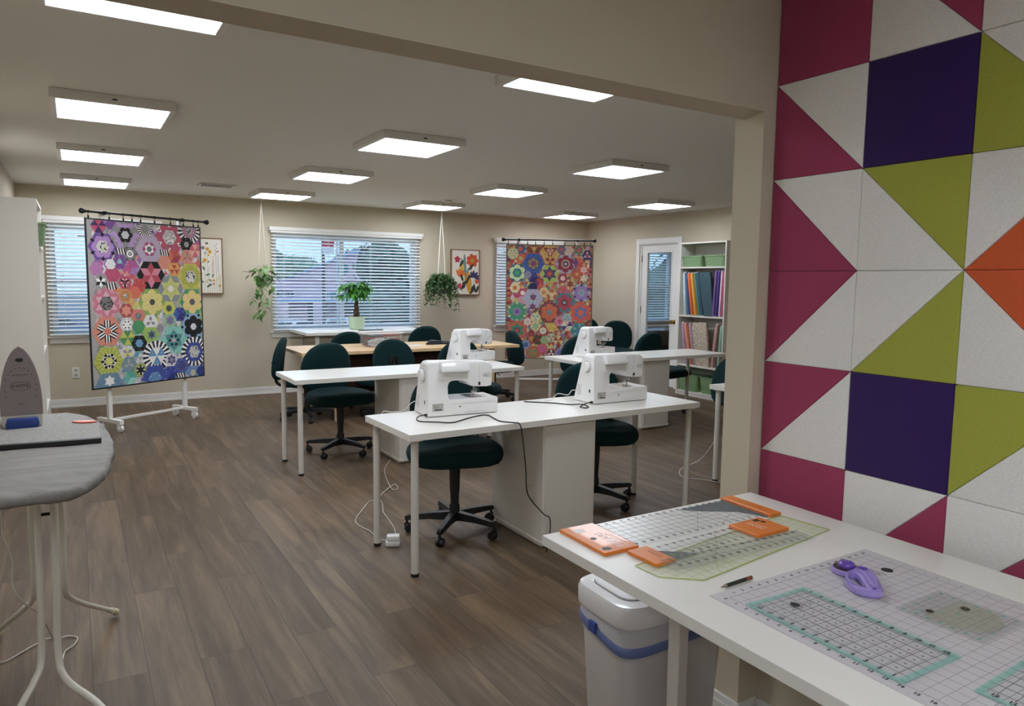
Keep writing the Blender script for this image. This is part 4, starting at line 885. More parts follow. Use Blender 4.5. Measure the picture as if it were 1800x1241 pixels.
# money tree
r = thing('potted_tree', 'small money tree with braided trunk in a pale green pot on the window table', 'plant', (3.13, 9.05, .835))
MB().lathe([(0, .0), (.075, 0), (.092, .012), (.108, .09), (.104, .165), (.098, .168), (.094, .155), (.095, .14), (0, .14)]).build('pot', mat('sage_pot', '#b7cbb0', .35), r, smooth=40)
MB().cyl((0, 0, .14), (0, 0, .145), .093, n=24).build('soil', mat('soil', '#3a2c22', .95), r)
t = MB()
for k in range(3):
    pts = []
    for i in range(13): a = 2*PI*(k/3+i/12*1.5); rr = .030*(1-i/14); pts.append((rr*math.cos(a), rr*math.sin(a), .14+.33*i/12))
    t.tube(pts, (.019, .011), n=8, sub=3)
t.build('trunk', M_bark, r, smooth=60)
l = MB(); s = MB()
for k in range(26):
    a = rnd.uniform(0, 2*PI); e = rnd.uniform(-.2, 1.2); L_ = rnd.uniform(.07, .20)
    q = Vector((math.cos(a)*math.cos(e), math.sin(a)*math.cos(e), math.sin(e)))*L_+Vector((0, 0, .475))
    s.tube([(0, 0, .46), (q*.5+Vector((0, 0, .26))), q], .0025, n=5, sub=3)
    for j in range(6):
        b = a+(j-2.5)*.62; dn = rnd.uniform(-.9, .25)
        leaf(l, q, (math.cos(b), math.sin(b), dn*.8), rnd.uniform(.12, .19), rnd.uniform(.040, .054), bend=.28)
s.build('stalks', M_stem, r); l.build('leaves', M_leaf3, r, smooth=60)

def hanger(x, y, zt_, zr, rp, label, n=3):
    """cotton cords from a ceiling hook to the rim of the pot"""
    r = thing('plant_hanger', label, 'plant hanger', (x, y, ZC))
    MB().tube([(0, 0, 0), (0, 0, -.02), (.012, 0, -.032), (0, 0, -.045), (-.010, 0, -.034)], .0025).build('hook', M_trim, r)
    c = MB()
    for k in range(n):
        a = 2*PI*k/n+.3; X, Y = rp*math.cos(a), rp*math.sin(a); b = a+.12
        for q in (a, b): c.tube([(0, 0, -.045), (rp*math.cos(q), rp*math.sin(q), zr-ZC), (rp*.9*math.cos(q), rp*.9*math.sin(q), zr-ZC-.06), (0, 0, zr-ZC-.13)], .0042, n=6, smooth=False)
    c.sphere((0, 0, zr-ZC-.135), .014, 10); c.build('cords', M_rope, r, smooth=60); return r
hanger(1.975, 9.14, 0, 1.515, .062, 'white cotton cord hanger carrying the trailing pothos', 2)
hanger(4.37, 9.08, 0, 1.44, .085, 'white cotton cord hanger carrying the bushy ivy', 4)
r = thing('hanging_plant', 'trailing pothos with long leafy vine in a white pot, left of the big window', 'plant', (1.975, 9.14, 1.38))
MB().lathe([(0, .0), (.045, 0), (.058, .01), (.066, .135), (.060, .135), (.056, .12), (0, .12)]).build('pot', mat('white_pot', '#d8d6d0', .4), r, smooth=40)
l = MB(); s = MB()
for k in range(32):
    a = rnd.uniform(0, 2*PI); q = Vector((math.cos(a)*rnd.uniform(.06, .17), math.sin(a)*rnd.uniform(.04, .12), .13+rnd.uniform(-.03, .11)))
    s.tube([(q.x*.2, q.y*.2, .12), (q.x*.7, q.y*.7, q.z+.03), q], .0018, n=5, sub=3); leaf(l, q, (math.cos(a), math.sin(a), rnd.uniform(-.9, .3)), rnd.uniform(.075, .11), rnd.uniform(.05, .07), heart=True)
for pts in ([(.03, -.05, .13), (.02, -.085, .08), (-.02, -.09, -.05), (.03, -.09, -.17), (.01, -.09, -.27), (-.04, -.09, -.35), (-.09, -.09, -.40)], [(-.03, -.05, .13), (-.08, -.08, .05), (-.10, -.08, -.06), (-.14, -.08, -.14), (-.13, -.08, -.19)], [(.05, -.02, .13), (.10, -.05, .08), (.09, -.06, -.02), (.11, -.06, -.07)], [(.0, -.05, .13), (-.05, -.09, .0), (-.08, -.09, -.12), (-.02, -.09, -.2), (-.05, -.09, -.3), (-.13, -.09, -.36)]):
    s.tube(pts, .002, n=5, sub=5)
    for i in range(len(pts)-1):
        for t_ in (.25, .75):
            q = Vector(pts[i]).lerp(Vector(pts[i+1]), t_); a = rnd.uniform(0, 2*PI); leaf(l, q, (math.cos(a), -abs(math.sin(a))*.5, rnd.uniform(-1, -.2)), rnd.uniform(.07, .10), rnd.uniform(.05, .068), heart=True)
s.build('vines', M_stem, r); l.build('leaves', M_leaf, r, smooth=60)
r = thing('hanging_plant', 'bushy dark green ivy in a hanging basket in front of the bold flower picture', 'plant', (4.37, 9.08, 1.30))
MB().lathe([(0, .0), (.06, 0), (.08, .01), (.095, .13), (.088, .13), (.084, .115), (0, .115)]).build('pot', mat('grey_pot', '#7d7a74', .5), r, smooth=40)
l = MB(); s = MB()
for k in range(120):
    a = 2*PI*k/120+rnd.uniform(-.1, .1); rr = rnd.uniform(.10, .24); dz = rnd.uniform(.03, .24); dn = rnd.choice([.05, .12, .18, .24])*rnd.uniform(.7, 1.1)
    if math.cos(a) > .3 and rnd.random() < .3: dn += .12
    pts = [Vector((.04*math.cos(a), .03*math.sin(a), .11)), Vector((rr*.6*math.cos(a), rr*.5*math.sin(a), .12+dz*.7)), Vector((rr*math.cos(a), rr*.75*math.sin(a), .12+dz*.2)), Vector((rr*1.2*math.cos(a), rr*.85*math.sin(a), .10-dn))]
    s.tube(pts, .0016, n=4, sub=4)
    for i in range(15):
        t_ = i/14*3; j = min(2, int(t_)); q = pts[j].lerp(pts[j+1], t_-j)+Vector((rnd.uniform(-.02, .02), rnd.uniform(-.02, .02), rnd.uniform(-.015, .015))); b = rnd.uniform(0, 2*PI)
        leaf(l, q, (math.cos(b), math.sin(b), rnd.uniform(-.8, .5)), rnd.uniform(.032, .055), rnd.uniform(.024, .038), heart=True)
s.build('vines', M_stem, r); l.build('leaves', M_leaf2, r, smooth=60)

# ------------------------------------------------------------------ things on the birch and window tables
M_clear = mat('clear_plastic', '#e6ecee', .08, alpha=.07)
r = thing('plastic_tub', 'clear plastic tub filled with patterned fabric on the birch table', 'tub', (2.96, 7.72, .734), 4)
b = MB(); w_, d_, h_ = .205, .12, .15
b.prism([(-w_, -d_), (w_, -d_), (w_, d_), (-w_, d_)], 0, .003); b.box(-w_, w_, -d_, -d_+.003, 0, h_); b.box(-w_, w_, d_-.003, d_, 0, h_); b.box(-w_, -w_+.003, -d_, d_, 0, h_); b.box(w_-.003, w_, -d_, d_, 0, h_); b.build('wall', M_clear, r)
b = MB(); b.box(-w_-.008, w_+.008, -d_-.008, -d_+.006, h_-.008, h_+.006, bev=.002); b.box(-w_-.008, w_+.008, d_-.006, d_+.008, h_-.008, h_+.006, bev=.002); b.box(-w_-.008, -w_+.006, -d_, d_, h_-.008, h_+.006, bev=.002); b.box(w_-.006, w_+.008, -d_, d_, h_-.008, h_+.006, bev=.002); b.build('rim', M_plast, r)
rnd = random.Random(3)
PAT = [mat('fabric_rust', '#7a3628', .9, noise=.5, nscale=60), mat('fabric_grey', '#7d7a78', .9, noise=.6, nscale=80), mat('fabric_slate', '#4c525c', .9, noise=.5, nscale=70), mat('fabric_cream', '#9a8f80', .9, noise=.35, nscale=60), mat('fabric_maroon', '#6a3038', .9, noise=.5, nscale=50)]
z = .006
for i in range(6):
    hh = rnd.uniform(.018, .026)
    for sx in (-1, 1):
        o = MB().box(min(sx*.015, sx*(w_-.02)), max(sx*.015, sx*(w_-.02)), -d_+.008+rnd.uniform(0, .006), d_-.01, z, z+hh-.001, bev=.007, seg=3).build('folded_fabric', PAT[(i*2+(sx > 0)*3+i//2) % 5], smooth=50, loc=(2.96, 7.72, .734), rot=(0, 0, R(4)))
        cn = ['rust', 'grey', 'slate', 'beige', 'maroon'][(i*2+(sx > 0)*3+i//2) % 5]
        tag(o, 'folded %s print fabric, %s in the %s stack inside the clear tub' % (cn, ['bottom one', 'second from the bottom', 'third from the bottom', 'third from the top', 'second from the top', 'top one'][i], 'right' if sx > 0 else 'left'), 'folded fabric', 'folded fabrics in the clear tub')
    z += hh
M_film = mat('crinkled_film', '#dfe3e6', .12, alpha=.22, bump=.5, bscale=40)
b = bmesh.new(); bmesh.ops.create_icosphere(b, subdivisions=4, radius=1)
from mathutils import noise as NZ
for v in b.verts:
    n_ = NZ.noise(v.co*2.6)*.35+NZ.noise(v.co*7)*.16; v.co = Vector((v.co.x*.13, v.co.y*.07, max(-.045, v.co.z*.055)))*(1+n_)
    v.co.z = max(v.co.z, -.045)
tag(MB().bm(b, T(2.86, 7.46, .785)).build('plastic_bag', M_film, smooth=25), 'crumpled clear plastic bag in front of the tub on the birch table', 'plastic bag')
b = MB(); b.prism([(-.20, -.12), (.17, -.14), (.20, .10), (-.05, .13)], 0, .022, bev=.006); b.prism([(-.16, -.10), (.02, -.11), (.0, .10), (-.05, .11)], .022, .04, bev=.006)
tag(b.build('folded_cloth', mat('navy_cloth', '#1c2028', .8, bump=.3, bscale=30), loc=(3.67, 7.74, .734), smooth=50), 'folded dark navy cloth on the right part of the birch table', 'cloth')
tag(MB().box(-.10, .10, -.07, .07, 0, .003).build('paper_sheet', M_trim, loc=(3.33, 7.60, .734), rot=(0, 0, R(15))), 'small white paper on the birch table between tub and dark cloth', 'paper')
M_paper = mat('white_paper', '#e4e4e4', .7)
tag(MB().prism([(-.26, -.10), (.22, -.12), (.26, .09), (-.20, .11)], 0, .010, bev=.002).build('magazine', M_paper, loc=(2.73, 8.86, .835)), 'white magazine lying left of the potted tree on the window table', 'magazine')
tag(MB().prism([(-.16, -.05), (.16, -.06), (.18, .04), (-.14, .06)], 0, .009, bev=.002).build('notebook', mat('dark_cover', '#3a3d40', .5), loc=(3.22, 8.80, .835)), 'thin dark notebook in front of the green pot', 'notebook')
tag(MB().prism([(-.20, -.08), (.22, -.09), (.22, .08), (-.20, .09)], 0, .008, bev=.002).build('magazine', M_paper, loc=(3.62, 9.02, .835)), 'white magazine right of the potted tree on the window table', 'magazine')

# ------------------------------------------------------------------ bookcases
def bookcase(loc, rz, label, shelves, w=.80, d=.28, h=2.02):
    r = thing('bookcase', label, 'bookcase', loc, rz)      # front faces local -y, origin at front left bottom
    b = MB(); t = .019
    b.box(0, t, 0, d, 0, h, bev=.001); b.box(w-t, w, 0, d, 0, h, bev=.001); b.box(t, w-t, 0, d, h-t, h); b.build('carcass', M_cab, r)
    MB().box(t, w-t, d-.006, d, .05, h-t).build('back_panel', M_cab, r)
    MB().box(t, w-t, .01, .02, 0, .05).build('plinth', M_cab, r)
    for z in shelves: MB().box(t, w-t, .004, d-.006, z-.018, z).build('shelf', M_cab, r)
    return r
SH = [.06, .41, 1.065, 1.70]
bookcase((6.90, 7.06, 0), -90, 'white bookcase beside the glazed door with fabric bolts and green bins', SH)
bookcase((-.205, 6.12, 0), 90, 'white bookcase at the left edge of the picture seen from its side', [.06, .48, .92, 1.32, 1.70])
def bin_(loc, rz, label, w=.36, d=.25, h=.145, top=1.0):
    r = thing('storage_bin', label, 'storage bin', loc, rz)
    m = mat('green_bin', '#78936a', .5, bump=.02)
    b = MB(); k = .88
    o0 = sq(0, w/2*k, d/2*k, 9, 40); o1 = sq(0, w/2, d/2, 9, 40)
    ri = [[Vector((x, y, 0)) for x, y in o0], [Vector((x, y, h)) for x, y in o1], [Vector((x*.975, y*.965, h)) for x, y in o1], [Vector((x*.975, y*.965, .004)) for x, y in o0]]
    b.rings(ri); b.build('body', m, r, smooth=40)
    b = MB()
    for i in range(40):
        j = (i+1) % 40
    b.rings([[Vector((x*1.0, y*1.0, h-.016)) for x, y in o1], [Vector((x*1.03, y*1.04, h-.014)) for x, y in o1], [Vector((x*1.03, y*1.04, h)) for x, y in o1], [Vector((x*.97, y*.96, h)) for x, y in o1]], cap=False); b.build('rim', m, r, smooth=40)
    b = MB()
    for q in range(5):
        z = .022+q*.021; f = k+(1-k)*z/h+.006; b.box(-w/2*f*.93, w/2*f*.93, -d/2*f-.001, -d/2*f+.004, z, z+.004)
    b.build('ribs', m, r)
    return r
g = 'green bins in the bookcase by the door'
for (y, z, lab, hh) in ((6.86, 1.70, 'green storage bin, left one on the top shelf of the door bookcase', .145), (6.47, 1.70, 'green storage bin, right one on the top shelf of the door bookcase', .145), (6.86, .06, 'green storage bin, left one at the bottom of the door bookcase', .22), (6.47, .06, 'green storage bin, right one at the bottom of the door bookcase', .22)):
    bin_((7.035, y, z), -90, lab, h=hh)['group'] = g
bin_((-.345, 6.42, 1.70), 90, 'green storage bin sticking out of the bookcase at the left edge', w=.40, d=.36, h=.16)

def bolt(y0, y1, z, h, th, wd, col, label, grp, noise=.06, ns=30, side=None):
    """bolt of fabric: flat board wrapped in cloth, leaning from (y0) at the foot to (y1) at the top"""
    r = thing('fabric_bolt', label, 'fabric bolt', (6.925, y0, z), 0, grp)
    a = math.degrees(math.asin(max(-1, min(1, (y1-y0)/h))))
    M = RX(-a)
    m = mat('bolt_'+col.strip('#'), col, .9, noise=noise, nscale=ns)
    rg = []; o = sq(0, wd/2, th/2, 5, 28); L_ = h-.02
    for zz, f in ((.012, .97), (.02, 1), (L_-.008, 1), (L_, .96)): rg.append([M@Vector((x*f+wd/2, yy*f, zz)) for x, yy in o])
    MB().rings(rg).build('cloth', m, r, smooth=50)
    b = MB(); b.box(.02, wd-.02, -th*.28, th*.28, .0, L_+.012, M=M); b.build('board', M_paper, r)
    return r
U = 'fabric bolts on the upper shelf of the door bookcase'; V = 'fabric bolts on the lower shelf of the door bookcase'
bolt(6.965, 7.01, SH[2], .58, .036, .22, '#bccfcb', 'pale mint fabric bolt, leftmost on the upper bolt shelf', U)
bolt(6.91, 6.985, SH[2], .585, .036, .22, '#536a94', 'blue fabric bolt beside the pale mint one', U)
bolt(6.84, 6.935, SH[2], .58, .034, .22, '#d86c40', 'bright orange fabric bolt on the upper bolt shelf', U)
bolt(6.775, 6.88, SH[2], .58, .036, .22, '#d8a03c', 'golden yellow fabric bolt beside the orange one', U)
bolt(6.70, 6.825, SH[2], .585, .036, .22, '#4a7876', 'teal fabric bolt leaning beside the yellow one', U)
bolt(6.655, 6.78, SH[2], .59, .04, .235, '#38545f', 'dark slate fabric bolt with its wide face turned out', U)
# the wide slate board turned to the front
r = thing('fabric_bolt', 'slate blue fabric bolt facing forward between teal and purple bolts', 'fabric bolt', (6.94, 6.555, SH[2]), 0, U)
MB().prism([(-.085, .0), (.075, .0), (.055, .555), (-.0, .567), (.19, .567)][:0] or [(-.075, 0), (.075, 0), (.20, .50), (.185, .567), (.0, .567)], .0, .035, 'x', bev=.008, seg=3).build('cloth', mat('slate_cloth', '#3a525b', .9, noise=.06, nscale=30), r, smooth=50)
bolt(6.475, 6.445, SH[2], .60, .036, .22, '#80609a', 'purple fabric bolt on the upper bolt shelf', U)
bolt(6.425, 6.395, SH[2], .60, .036, .22, '#4c448c', 'indigo fabric bolt beside the purple one', U)
bolt(6.368, 6.345, SH[2], .60, .036, .22, '#dcb8c4', 'pale pink fabric bolt on the upper bolt shelf', U)
bolt(6.318, 6.312, SH[2], .59, .034, .22, '#ac4a70', 'deep pink fabric bolt, rightmost on the upper bolt shelf', U)
bolt(6.93, 7.01, SH[1], .58, .034, .22, '#b79ab0', 'mauve print fabric bolt, leftmost on the lower bolt shelf', V, .25, 60)
bolt(6.84, 6.965, SH[1], .575, .045, .22, '#cf8368', 'coral print fabric bolt on the lower bolt shelf', V, .2, 60)
bolt(6.76, 6.88, SH[1], .58, .034, .22, '#a78d98', 'lilac flowered fabric bolt beside the coral one', V, .35, 70)
r = thing('fabric_bolt', 'cream and brown flowered fabric bolt facing forward on the lower bolt shelf', 'fabric bolt', (6.935, 6.64, SH[1]), 0, V)
MB().prism([(-.13, 0), (.10, 0), (.20, .50), (.185, .565), (-.05, .575)], 0, .045, 'x', bev=.01, seg=3).build('cloth', mat('flowered_cloth', '#b0a190', .9, noise=.5, nscale=45), r, smooth=50)
bolt(6.46, 6.40, SH[1], .58, .055, .22, '#b08a80', 'dusty rose fabric bolt leaning right on the lower bolt shelf', V, .25, 60)
bolt(6.355, 6.325, SH[1], .56, .045, .22, '#84a898', 'green and white print fabric bolt, rightmost on the lower bolt shelf', V, .45, 90)

# desk in the adjoining room
r = thing('office_desk', 'dark brown desk seen through the glazed door', 'desk', (7.55, 8.62, 0))
MB().box(-.1, 1.9, -.1, .75, .70, .735, bev=.002).build('desktop', mat('desk_top', '#5a4a44', .25), r)
MB().box(.0, 1.8, .0, .02, .05, .70).build('front_panel', M_dark, r); MB().box(.0, .02, .02, .65, .0, .70).build('side_panel', M_dark, r); MB().box(1.78, 1.8, .02, .65, .0, .70).build('side_panel', M_dark, r)

# ------------------------------------------------------------------ ironing board, iron
r = thing('ironing_board', 'ironing board with wrinkled grey cover on white tube legs', 'ironing board', (-.11, 2.5, 0))
M_cover = mat('grey_cover', '#7d7974', .7, noise=.12, nscale=14, bump=1.0, bscale=13, stretch=(.5, 1.8, 1))
out = [(0, -.63), (.06, -.635), (.105, -.60), (.15, -.47), (.172, -.34), (.19, -.12), (.192, .08), (.178, .30), (.155, .44), (.11, .55), (.04, .585)]
full = out+[(-x, y) for x, y in out[::-1] if x > 0]
def smooth_poly(P, k=5):
    n = len(P); Q = []
    for i in range(n):
        a, b_, c_, d_ = [Vector(P[(i+j) % n]) for j in (-1, 0, 1, 2)]
        for q in range(k):
            t = q/k; Q.append(.5*((2*b_)+(c_-a)*t+(2*a-5*b_+4*c_-d_)*t*t+(3*b_-3*c_+d_-a)*t**3))
    return Q
full = [(x, y*.84 if y < 0 else y) for x, y in full]
o = smooth_poly(full, 12)
def wr(p, amp=.004):
    e = (abs(p.x)/.19)**3+(max(0, -p.y)/.53)**4
    return Vector((p.x, p.y, p.z+amp*NZ.noise(Vector((p.x*5, p.y*18, 1)))+amp*(.5+1.6*min(1.2, e))*NZ.noise(Vector((p.x*26, p.y*34, 3)))))
rg = []
def gather(p):
    k_ = NZ.noise(Vector((p.x*38, p.y*38, p.z*6)))+.6*NZ.noise(Vector((p.x*80+7, p.y*80, p.z*14)))
    t_ = max(0, min(1, (.966-p.z)/.02))*.009*k_; q_ = Vector((p.x, p.y, 0)); d_ = q_.normalized()
    return Vector((p.x+d_.x*t_, p.y+d_.y*t_, p.z+.5*t_))
for z, f in ((.944, .90), (.939, .95), (.941, .98), (.946, .995), (.952, 1.0), (.958, 1.0), (.965, .993), (.970, .965)): rg.append([gather(Vector((x*f+(.006 if z < .93 else .002)*NZ.noise(Vector((x*30, y*30, z*9))), y*f+(.008 if z < .93 else .002)*NZ.noise(Vector((x*25, y*25, 5))), z+(.012*NZ.noise(Vector((x*18, y*18, 9))) if z < .93 else 0)))) for x, y in o])
for f in [.95-.03*q for q in range(31)]+[.02]: rg.append([wr(Vector((x*f, y*f, .970)), .0035) for x, y in o])
MB().rings(rg).build('cover', M_cover, r, smooth=80)
f = MB(); f.box(-.10, .10, -.22, .42, .935, .945); f.build('deck', M_leg, r)
M_tube = mat('cream_tube', '#d6d1c4', .25, coat=.3)
L_ = [  # tubes: top, bend, foot in world xy minus root
 [(.032, -.06, .94), (.029, -.058, .60), (.024, -.06, .36), (.045, -.11, .29), (.13, -.20, .225), (.26, -.42, .09), (.33, -.54, .018)],
 [(-.008, -.06, .94), (-.012, -.058, .60), (-.018, -.06, .36), (-.036, -.11, .31), (-.075, -.20, .27), (-.19, -.42, .10), (-.26, -.54, .018)],
 [(.044, .18, .94), (.044, .18, .65), (.042, .20, .46), (.055, .36, .355), (.096, .60, .226), (.144, .78, .127), (.205, .955, .022)],
 [(-.036, .18, .94), (-.038, .18, .65), (-.042, .20, .46), (-.08, .36, .35), (-.13, .60, .228), (-.18, .80, .12), (-.215, .99, .022)]]
for P in L_:
    lg = MB().tube(P, .0102, n=12, sub=7).build('leg', M_tube, r, smooth=60)
    a, b_ = Vector(P[-2]), Vector(P[-1]); dd = (b_-a).normalized()
    e = MB(); e.cyl(b_-dd*.055, b_+dd*.006, .0145, n=14); e.build('end_cap', mat('cream_cap', '#d0c8a8', .5), lg, smooth=40)
b = MB(); b.cyl((-.012, -.058, .785), (.034, -.058, .785), .005, n=8); b.build('cross_pin', M_metal, r, smooth=40)
r = thing('pressing_mat', 'grey wool pressing mat with black edge on the ironing board', 'pressing mat', (-.12, 2.72, .973))
MB().prism([(-.18, -.19), (.165, -.215), (.16, .05), (.06, .31), (-.18, .33)][:0] or [(-.17, -.19), (.17, -.215), (.172, .06), (.14, .22), (.08, .32), (-.17, .34)], 0, .010, bev=.002).build('wool', mat('wool_felt', '#918e8a', .95, noise=.22, nscale=140, bump=.3, bscale=250), r)
b = MB(); M = T(0, -.2025, 0)@RZ(-4.2); b.box(-.172, .172, -.012, .008, -.001, .012, bev=.001, M=M); b.build('edge_band', M_rub, r)
b = MB(); o_ = []
for i in range(30):
    t = i/30*2*PI; o_.append((.040*math.copysign(abs(math.cos(t))**.8, math.cos(t)), .011*math.sin(t)*(1-.35*math.cos(2*t))))
b.prism(o_, 0, .005, bev=.001); o = b.build('clip', mat('coral_plastic', '#e0694a', .3), loc=(.010, 2.80, .984), rot=(0, 0, R(-25)))
tag(o, 'small orange clip lying on the ironing board behind the mat', 'clip')
# iron standing on its heel, soleplate towards the camera
r = thing('clothes_iron', 'upright iron with grey soleplate and blue grip on the ironing board', 'iron', (-.163, 2.80, .985), 2)
r.scale = (1, 1, .93); IRON = r
def heel(z, k=1.0):
    t = z/.285; w_ = .0575*(1-max(0, (t-.25)/.75)**2.1)**.62 if t < 1 else 0
    if t < .12: w_ = .0575*(.86+.14*(t/.12)**.5)
    return w_*k
pts = [(heel(z), z) for z in [.0425+.2425*i/22 for i in range(23)]]
pl = [(x, z) for x, z in pts]+[(-x, z) for x, z in pts[::-1] if x > .0005]
M_sole = mat('soleplate', '#8a8080', .35, metal=.4)
MB().prism(pl, -.006, .004, 'y', bev=.002).build('soleplate', M_sole, r)
b = MB(); rg = []
for z in [.03+.235*i/16 for i in range(17)]:
    w_ = heel(max(.043, z), .93); dpt = .085*(1-max(0, (z-.03)/.235)**1.6)+.012
    rg.append([Vector((w_*math.cos(a), .004+dpt*max(0, math.sin(a)), z)) for a in [PI*i/14 for i in range(15)]])
b.rings(rg); b.build('body', M_plast, r, smooth=50)
b = MB(); b.prism([(-.052, .0), (.052, .0), (.056, .02), (.056, .05), (-.056, .05), (-.056, .02)], -.004, .09, 'y', bev=.006, seg=3); b.build('heel_rest', mat('pale_plastic', '#c9c6b8', .3), r, smooth=50)
b = MB(); b.prism([(-.040, -.010), (.038, -.010), (.047, .010), (.042, .034), (-.040, .034), (-.047, .010)], -.016, .02, 'y', bev=.005, seg=3); b.build('grip', mat('blue_grip', '#1c3a86', .45), r, smooth=50)
b = MB(); b.tube([(0, .085, .05), (0, .135, .09), (0, .13, .19), (0, .07, .22)], .015, n=10); b.build('handle', M_plast, r, smooth=60)
b = MB()
for i in range(15):
    a = R(-20+220*i/14); b.cyl((.043*math.cos(a), -.0055, .135+.075*math.sin(a)+.0), (.043*math.cos(a), -.0068, .135+.075*math.sin(a)), .0017, n=8)
b.prism([(x, z+.237) for x, z in sq(0, .011, .007, 2, 20)], -.0068, -.0055, 'y'); b.build('steam_holes', M_blk, r)
b = MB(); M0 = T(0, -.0066, .146)@RX(90); b.text('KAFFE', .017, M0)
ro = sq(0, .027, .014, 3.2, 30); ri_ = sq(0, .0258, .0128, 3.2, 30)
for i in range(30): j = (i+1) % 30; b.add([(ro[i][0], -.0066, ro[i][1]+.146), (ro[j][0], -.0066, ro[j][1]+.146), (ri_[j][0], -.0066, ri_[j][1]+.146), (ri_[i][0], -.0066, ri_[i][1]+.146)], [(0, 1, 2, 3)])
b.text('oliso', .0095, T(0, -.0066, .083)@RX(90)); b.dashes(15, .005, T(0, -.0066, .185)@RX(90)); b.build('lettering', mat('dark_print', '#2e2a2a', .5), r)
plugged(IRON, 'iron_cord', [(-.20, 2.84, .992), (-.29, 2.84, .992), (-.335, 2.70, .93), (-.29, 2.58, .88), (-.217, 2.55, .80), (-.212, 2.55, .709), (-.195, 2.55, .627), (-.196, 2.55, .547), (-.175, 2.58, .48), (-.14, 2.66, .40), (-.118, 2.80, .27), (-.105, 2.98, .12), (-.10, 3.12, .012), (-.09, 3.21, .006), (-.06, 3.25, .006), (-.048, 3.31, .006), (-.08, 3.345, .006), (-.114, 3.34, .006), (-.15, 3.36, .006), (-.19, 3.33, .006), (-.23, 3.29, .006), (-.287, 3.233, .006), (-.33, 3.26, .006), (-.36, 3.34, .006), (-.32, 3.38, .006)], .003, mat('grey_cord', '#c8c2ba', .6))

# ------------------------------------------------------------------ waste bin
r = thing('waste_bin', 'tall white waste bin with lid and blue drawstring bag, under the cutting table', 'waste bin', (1.405, 1.495, 0), -2)
def rr_(a, b_, z, ex=5.5, k=56): return [Vector((x, y, z)) for x, y in sq(0, a, b_, ex, k)]
M_bin = mat('bin_plastic', '#cfcbc9', .35); 
MB().rings([rr_(.155, .092, 0), rr_(.16, .097, .006), rr_(.192, .118, .50), rr_(.194, .12, .53), rr_(.186, .112, .53), rr_(.15, .09, .02)]).build('body', M_bin, r, smooth=40)
MB().rings([rr_(.205, .130, .560), rr_(.207, .132, .565), rr_(.207, .132, .607), rr_(.202, .127, .619), rr_(.192, .117, .622), rr_(.16, .09, .622), rr_(.05, .03, .622)]).build('lid', M_plast, r, smooth=45)
b = MB(); b.rings([rr_(.168, .094, .6225), rr_(.168, .094, .6275), rr_(.160, .087, .6285), rr_(.02, .01, .6285)]); b.build('lid_flap', M_plast, r, smooth=45)
b = MB(); b.rings([rr_(.170, .096, .6215), rr_(.170, .096, .6232)]); b.build('flap_gap', mat('gap_grey', '#77736f', .6), r)
def sag(p, dz):
    if p.z > .56: return p
    q_ = Vector((p.x/.2, p.y/.12)); return Vector((p.x, p.y, p.z-dz*max(0, min(1.3, .5-.35*q_.x-.55*q_.y))))
M_bag = mat('bag_film', '#d9d8dc', .3, alpha=.75); M_str = mat('blue_drawstring', '#6f80b4', .4, alpha=.9)
b = MB(); q = [[sag(p, .028) for p in ring] for ring in (rr_(.192, .118, .58), rr_(.196, .122, .565), rr_(.200, .126, .55), rr_(.199, .125, .518), rr_(.194, .120, .500))]; b.rings(q, cap=False); b.build('bag_liner', M_bag, r, smooth=60)
b = MB(); q = [[sag(p, .032) for p in ring] for ring in (rr_(.200, .126, .548), rr_(.203, .129, .543), rr_(.202, .128, .522), rr_(.199, .125, .518))]; b.rings(q, cap=False); b.build('drawstring', M_str, r, smooth=60)
MB().box(-.211, -.200, .0, .032, .505, .535, bev=.003).build('tie_tab', mat('blue_tab', '#3a4f9c', .4), r)

# ------------------------------------------------------------------ cutting mat, rulers, cutter, pencil
ZT = .832
M_grid = mat('mat_lines', '#8d8688', .7); M_mat = mat('mat_surface', '#c6c1c3', .6, noise=.03, nscale=200)
r = thing('cutting_mat', 'grey gridded cutting mat on the white table in the foreground', 'cutting mat', (1.101, 1.006, ZT), -.3)
MB().box(0, .534, -.90, 0, 0, .002, bev=.0004).build('sheet', M_mat, r); MB().box(.001, .533, -.899, -.001, -.0, .0008).build('underside', mat('mat_under', '#6f7f8a', .6), r)
IN = .0254; g = MB(); e = .028
for i in range(19):
    t = .0007 if i % 6 else .0011; g.box(e+i*IN*1.035-t/2, e+i*IN*1.035+t/2, -.87, -e, .002, .0022)
for j in range(33):
    t = .0007 if j % 6 else .0011; g.box(e, e+18*IN*1.035, -e-j*IN*1.035-t/2, -e-j*IN*1.035+t/2, .002, .0022)
g.build('grid_lines', M_grid, r)
g = MB()
for j in range(28): g.text(str(j), .011, T(e-.011, -e-j*IN*1.035, .0022)@RZ(-90), bold=.0005)
for i in range(18): g.text(str(i+1), .011, T(e+(i+1)*IN*1.035, -e+.012, .0022), bold=.0005)
for j in range(1, 28): g.text(str(j), .009, T(e+18*IN*1.035+.010, -e-j*IN*1.035, .0022)@RZ(90))
g.build('numerals', M_ink, r)
g = MB(); g.prism(sq(0, .013, .013, 2, 24), .002, .0024, M=T(.455, -.105, 0)); g.text('Creative', .013, T(.425, -.098, .0023)@RZ(-80)); g.text('Grids', .013, T(.412, -.102, .0023)@RZ(-80)); g.build('printed_logo', M_ink, r)

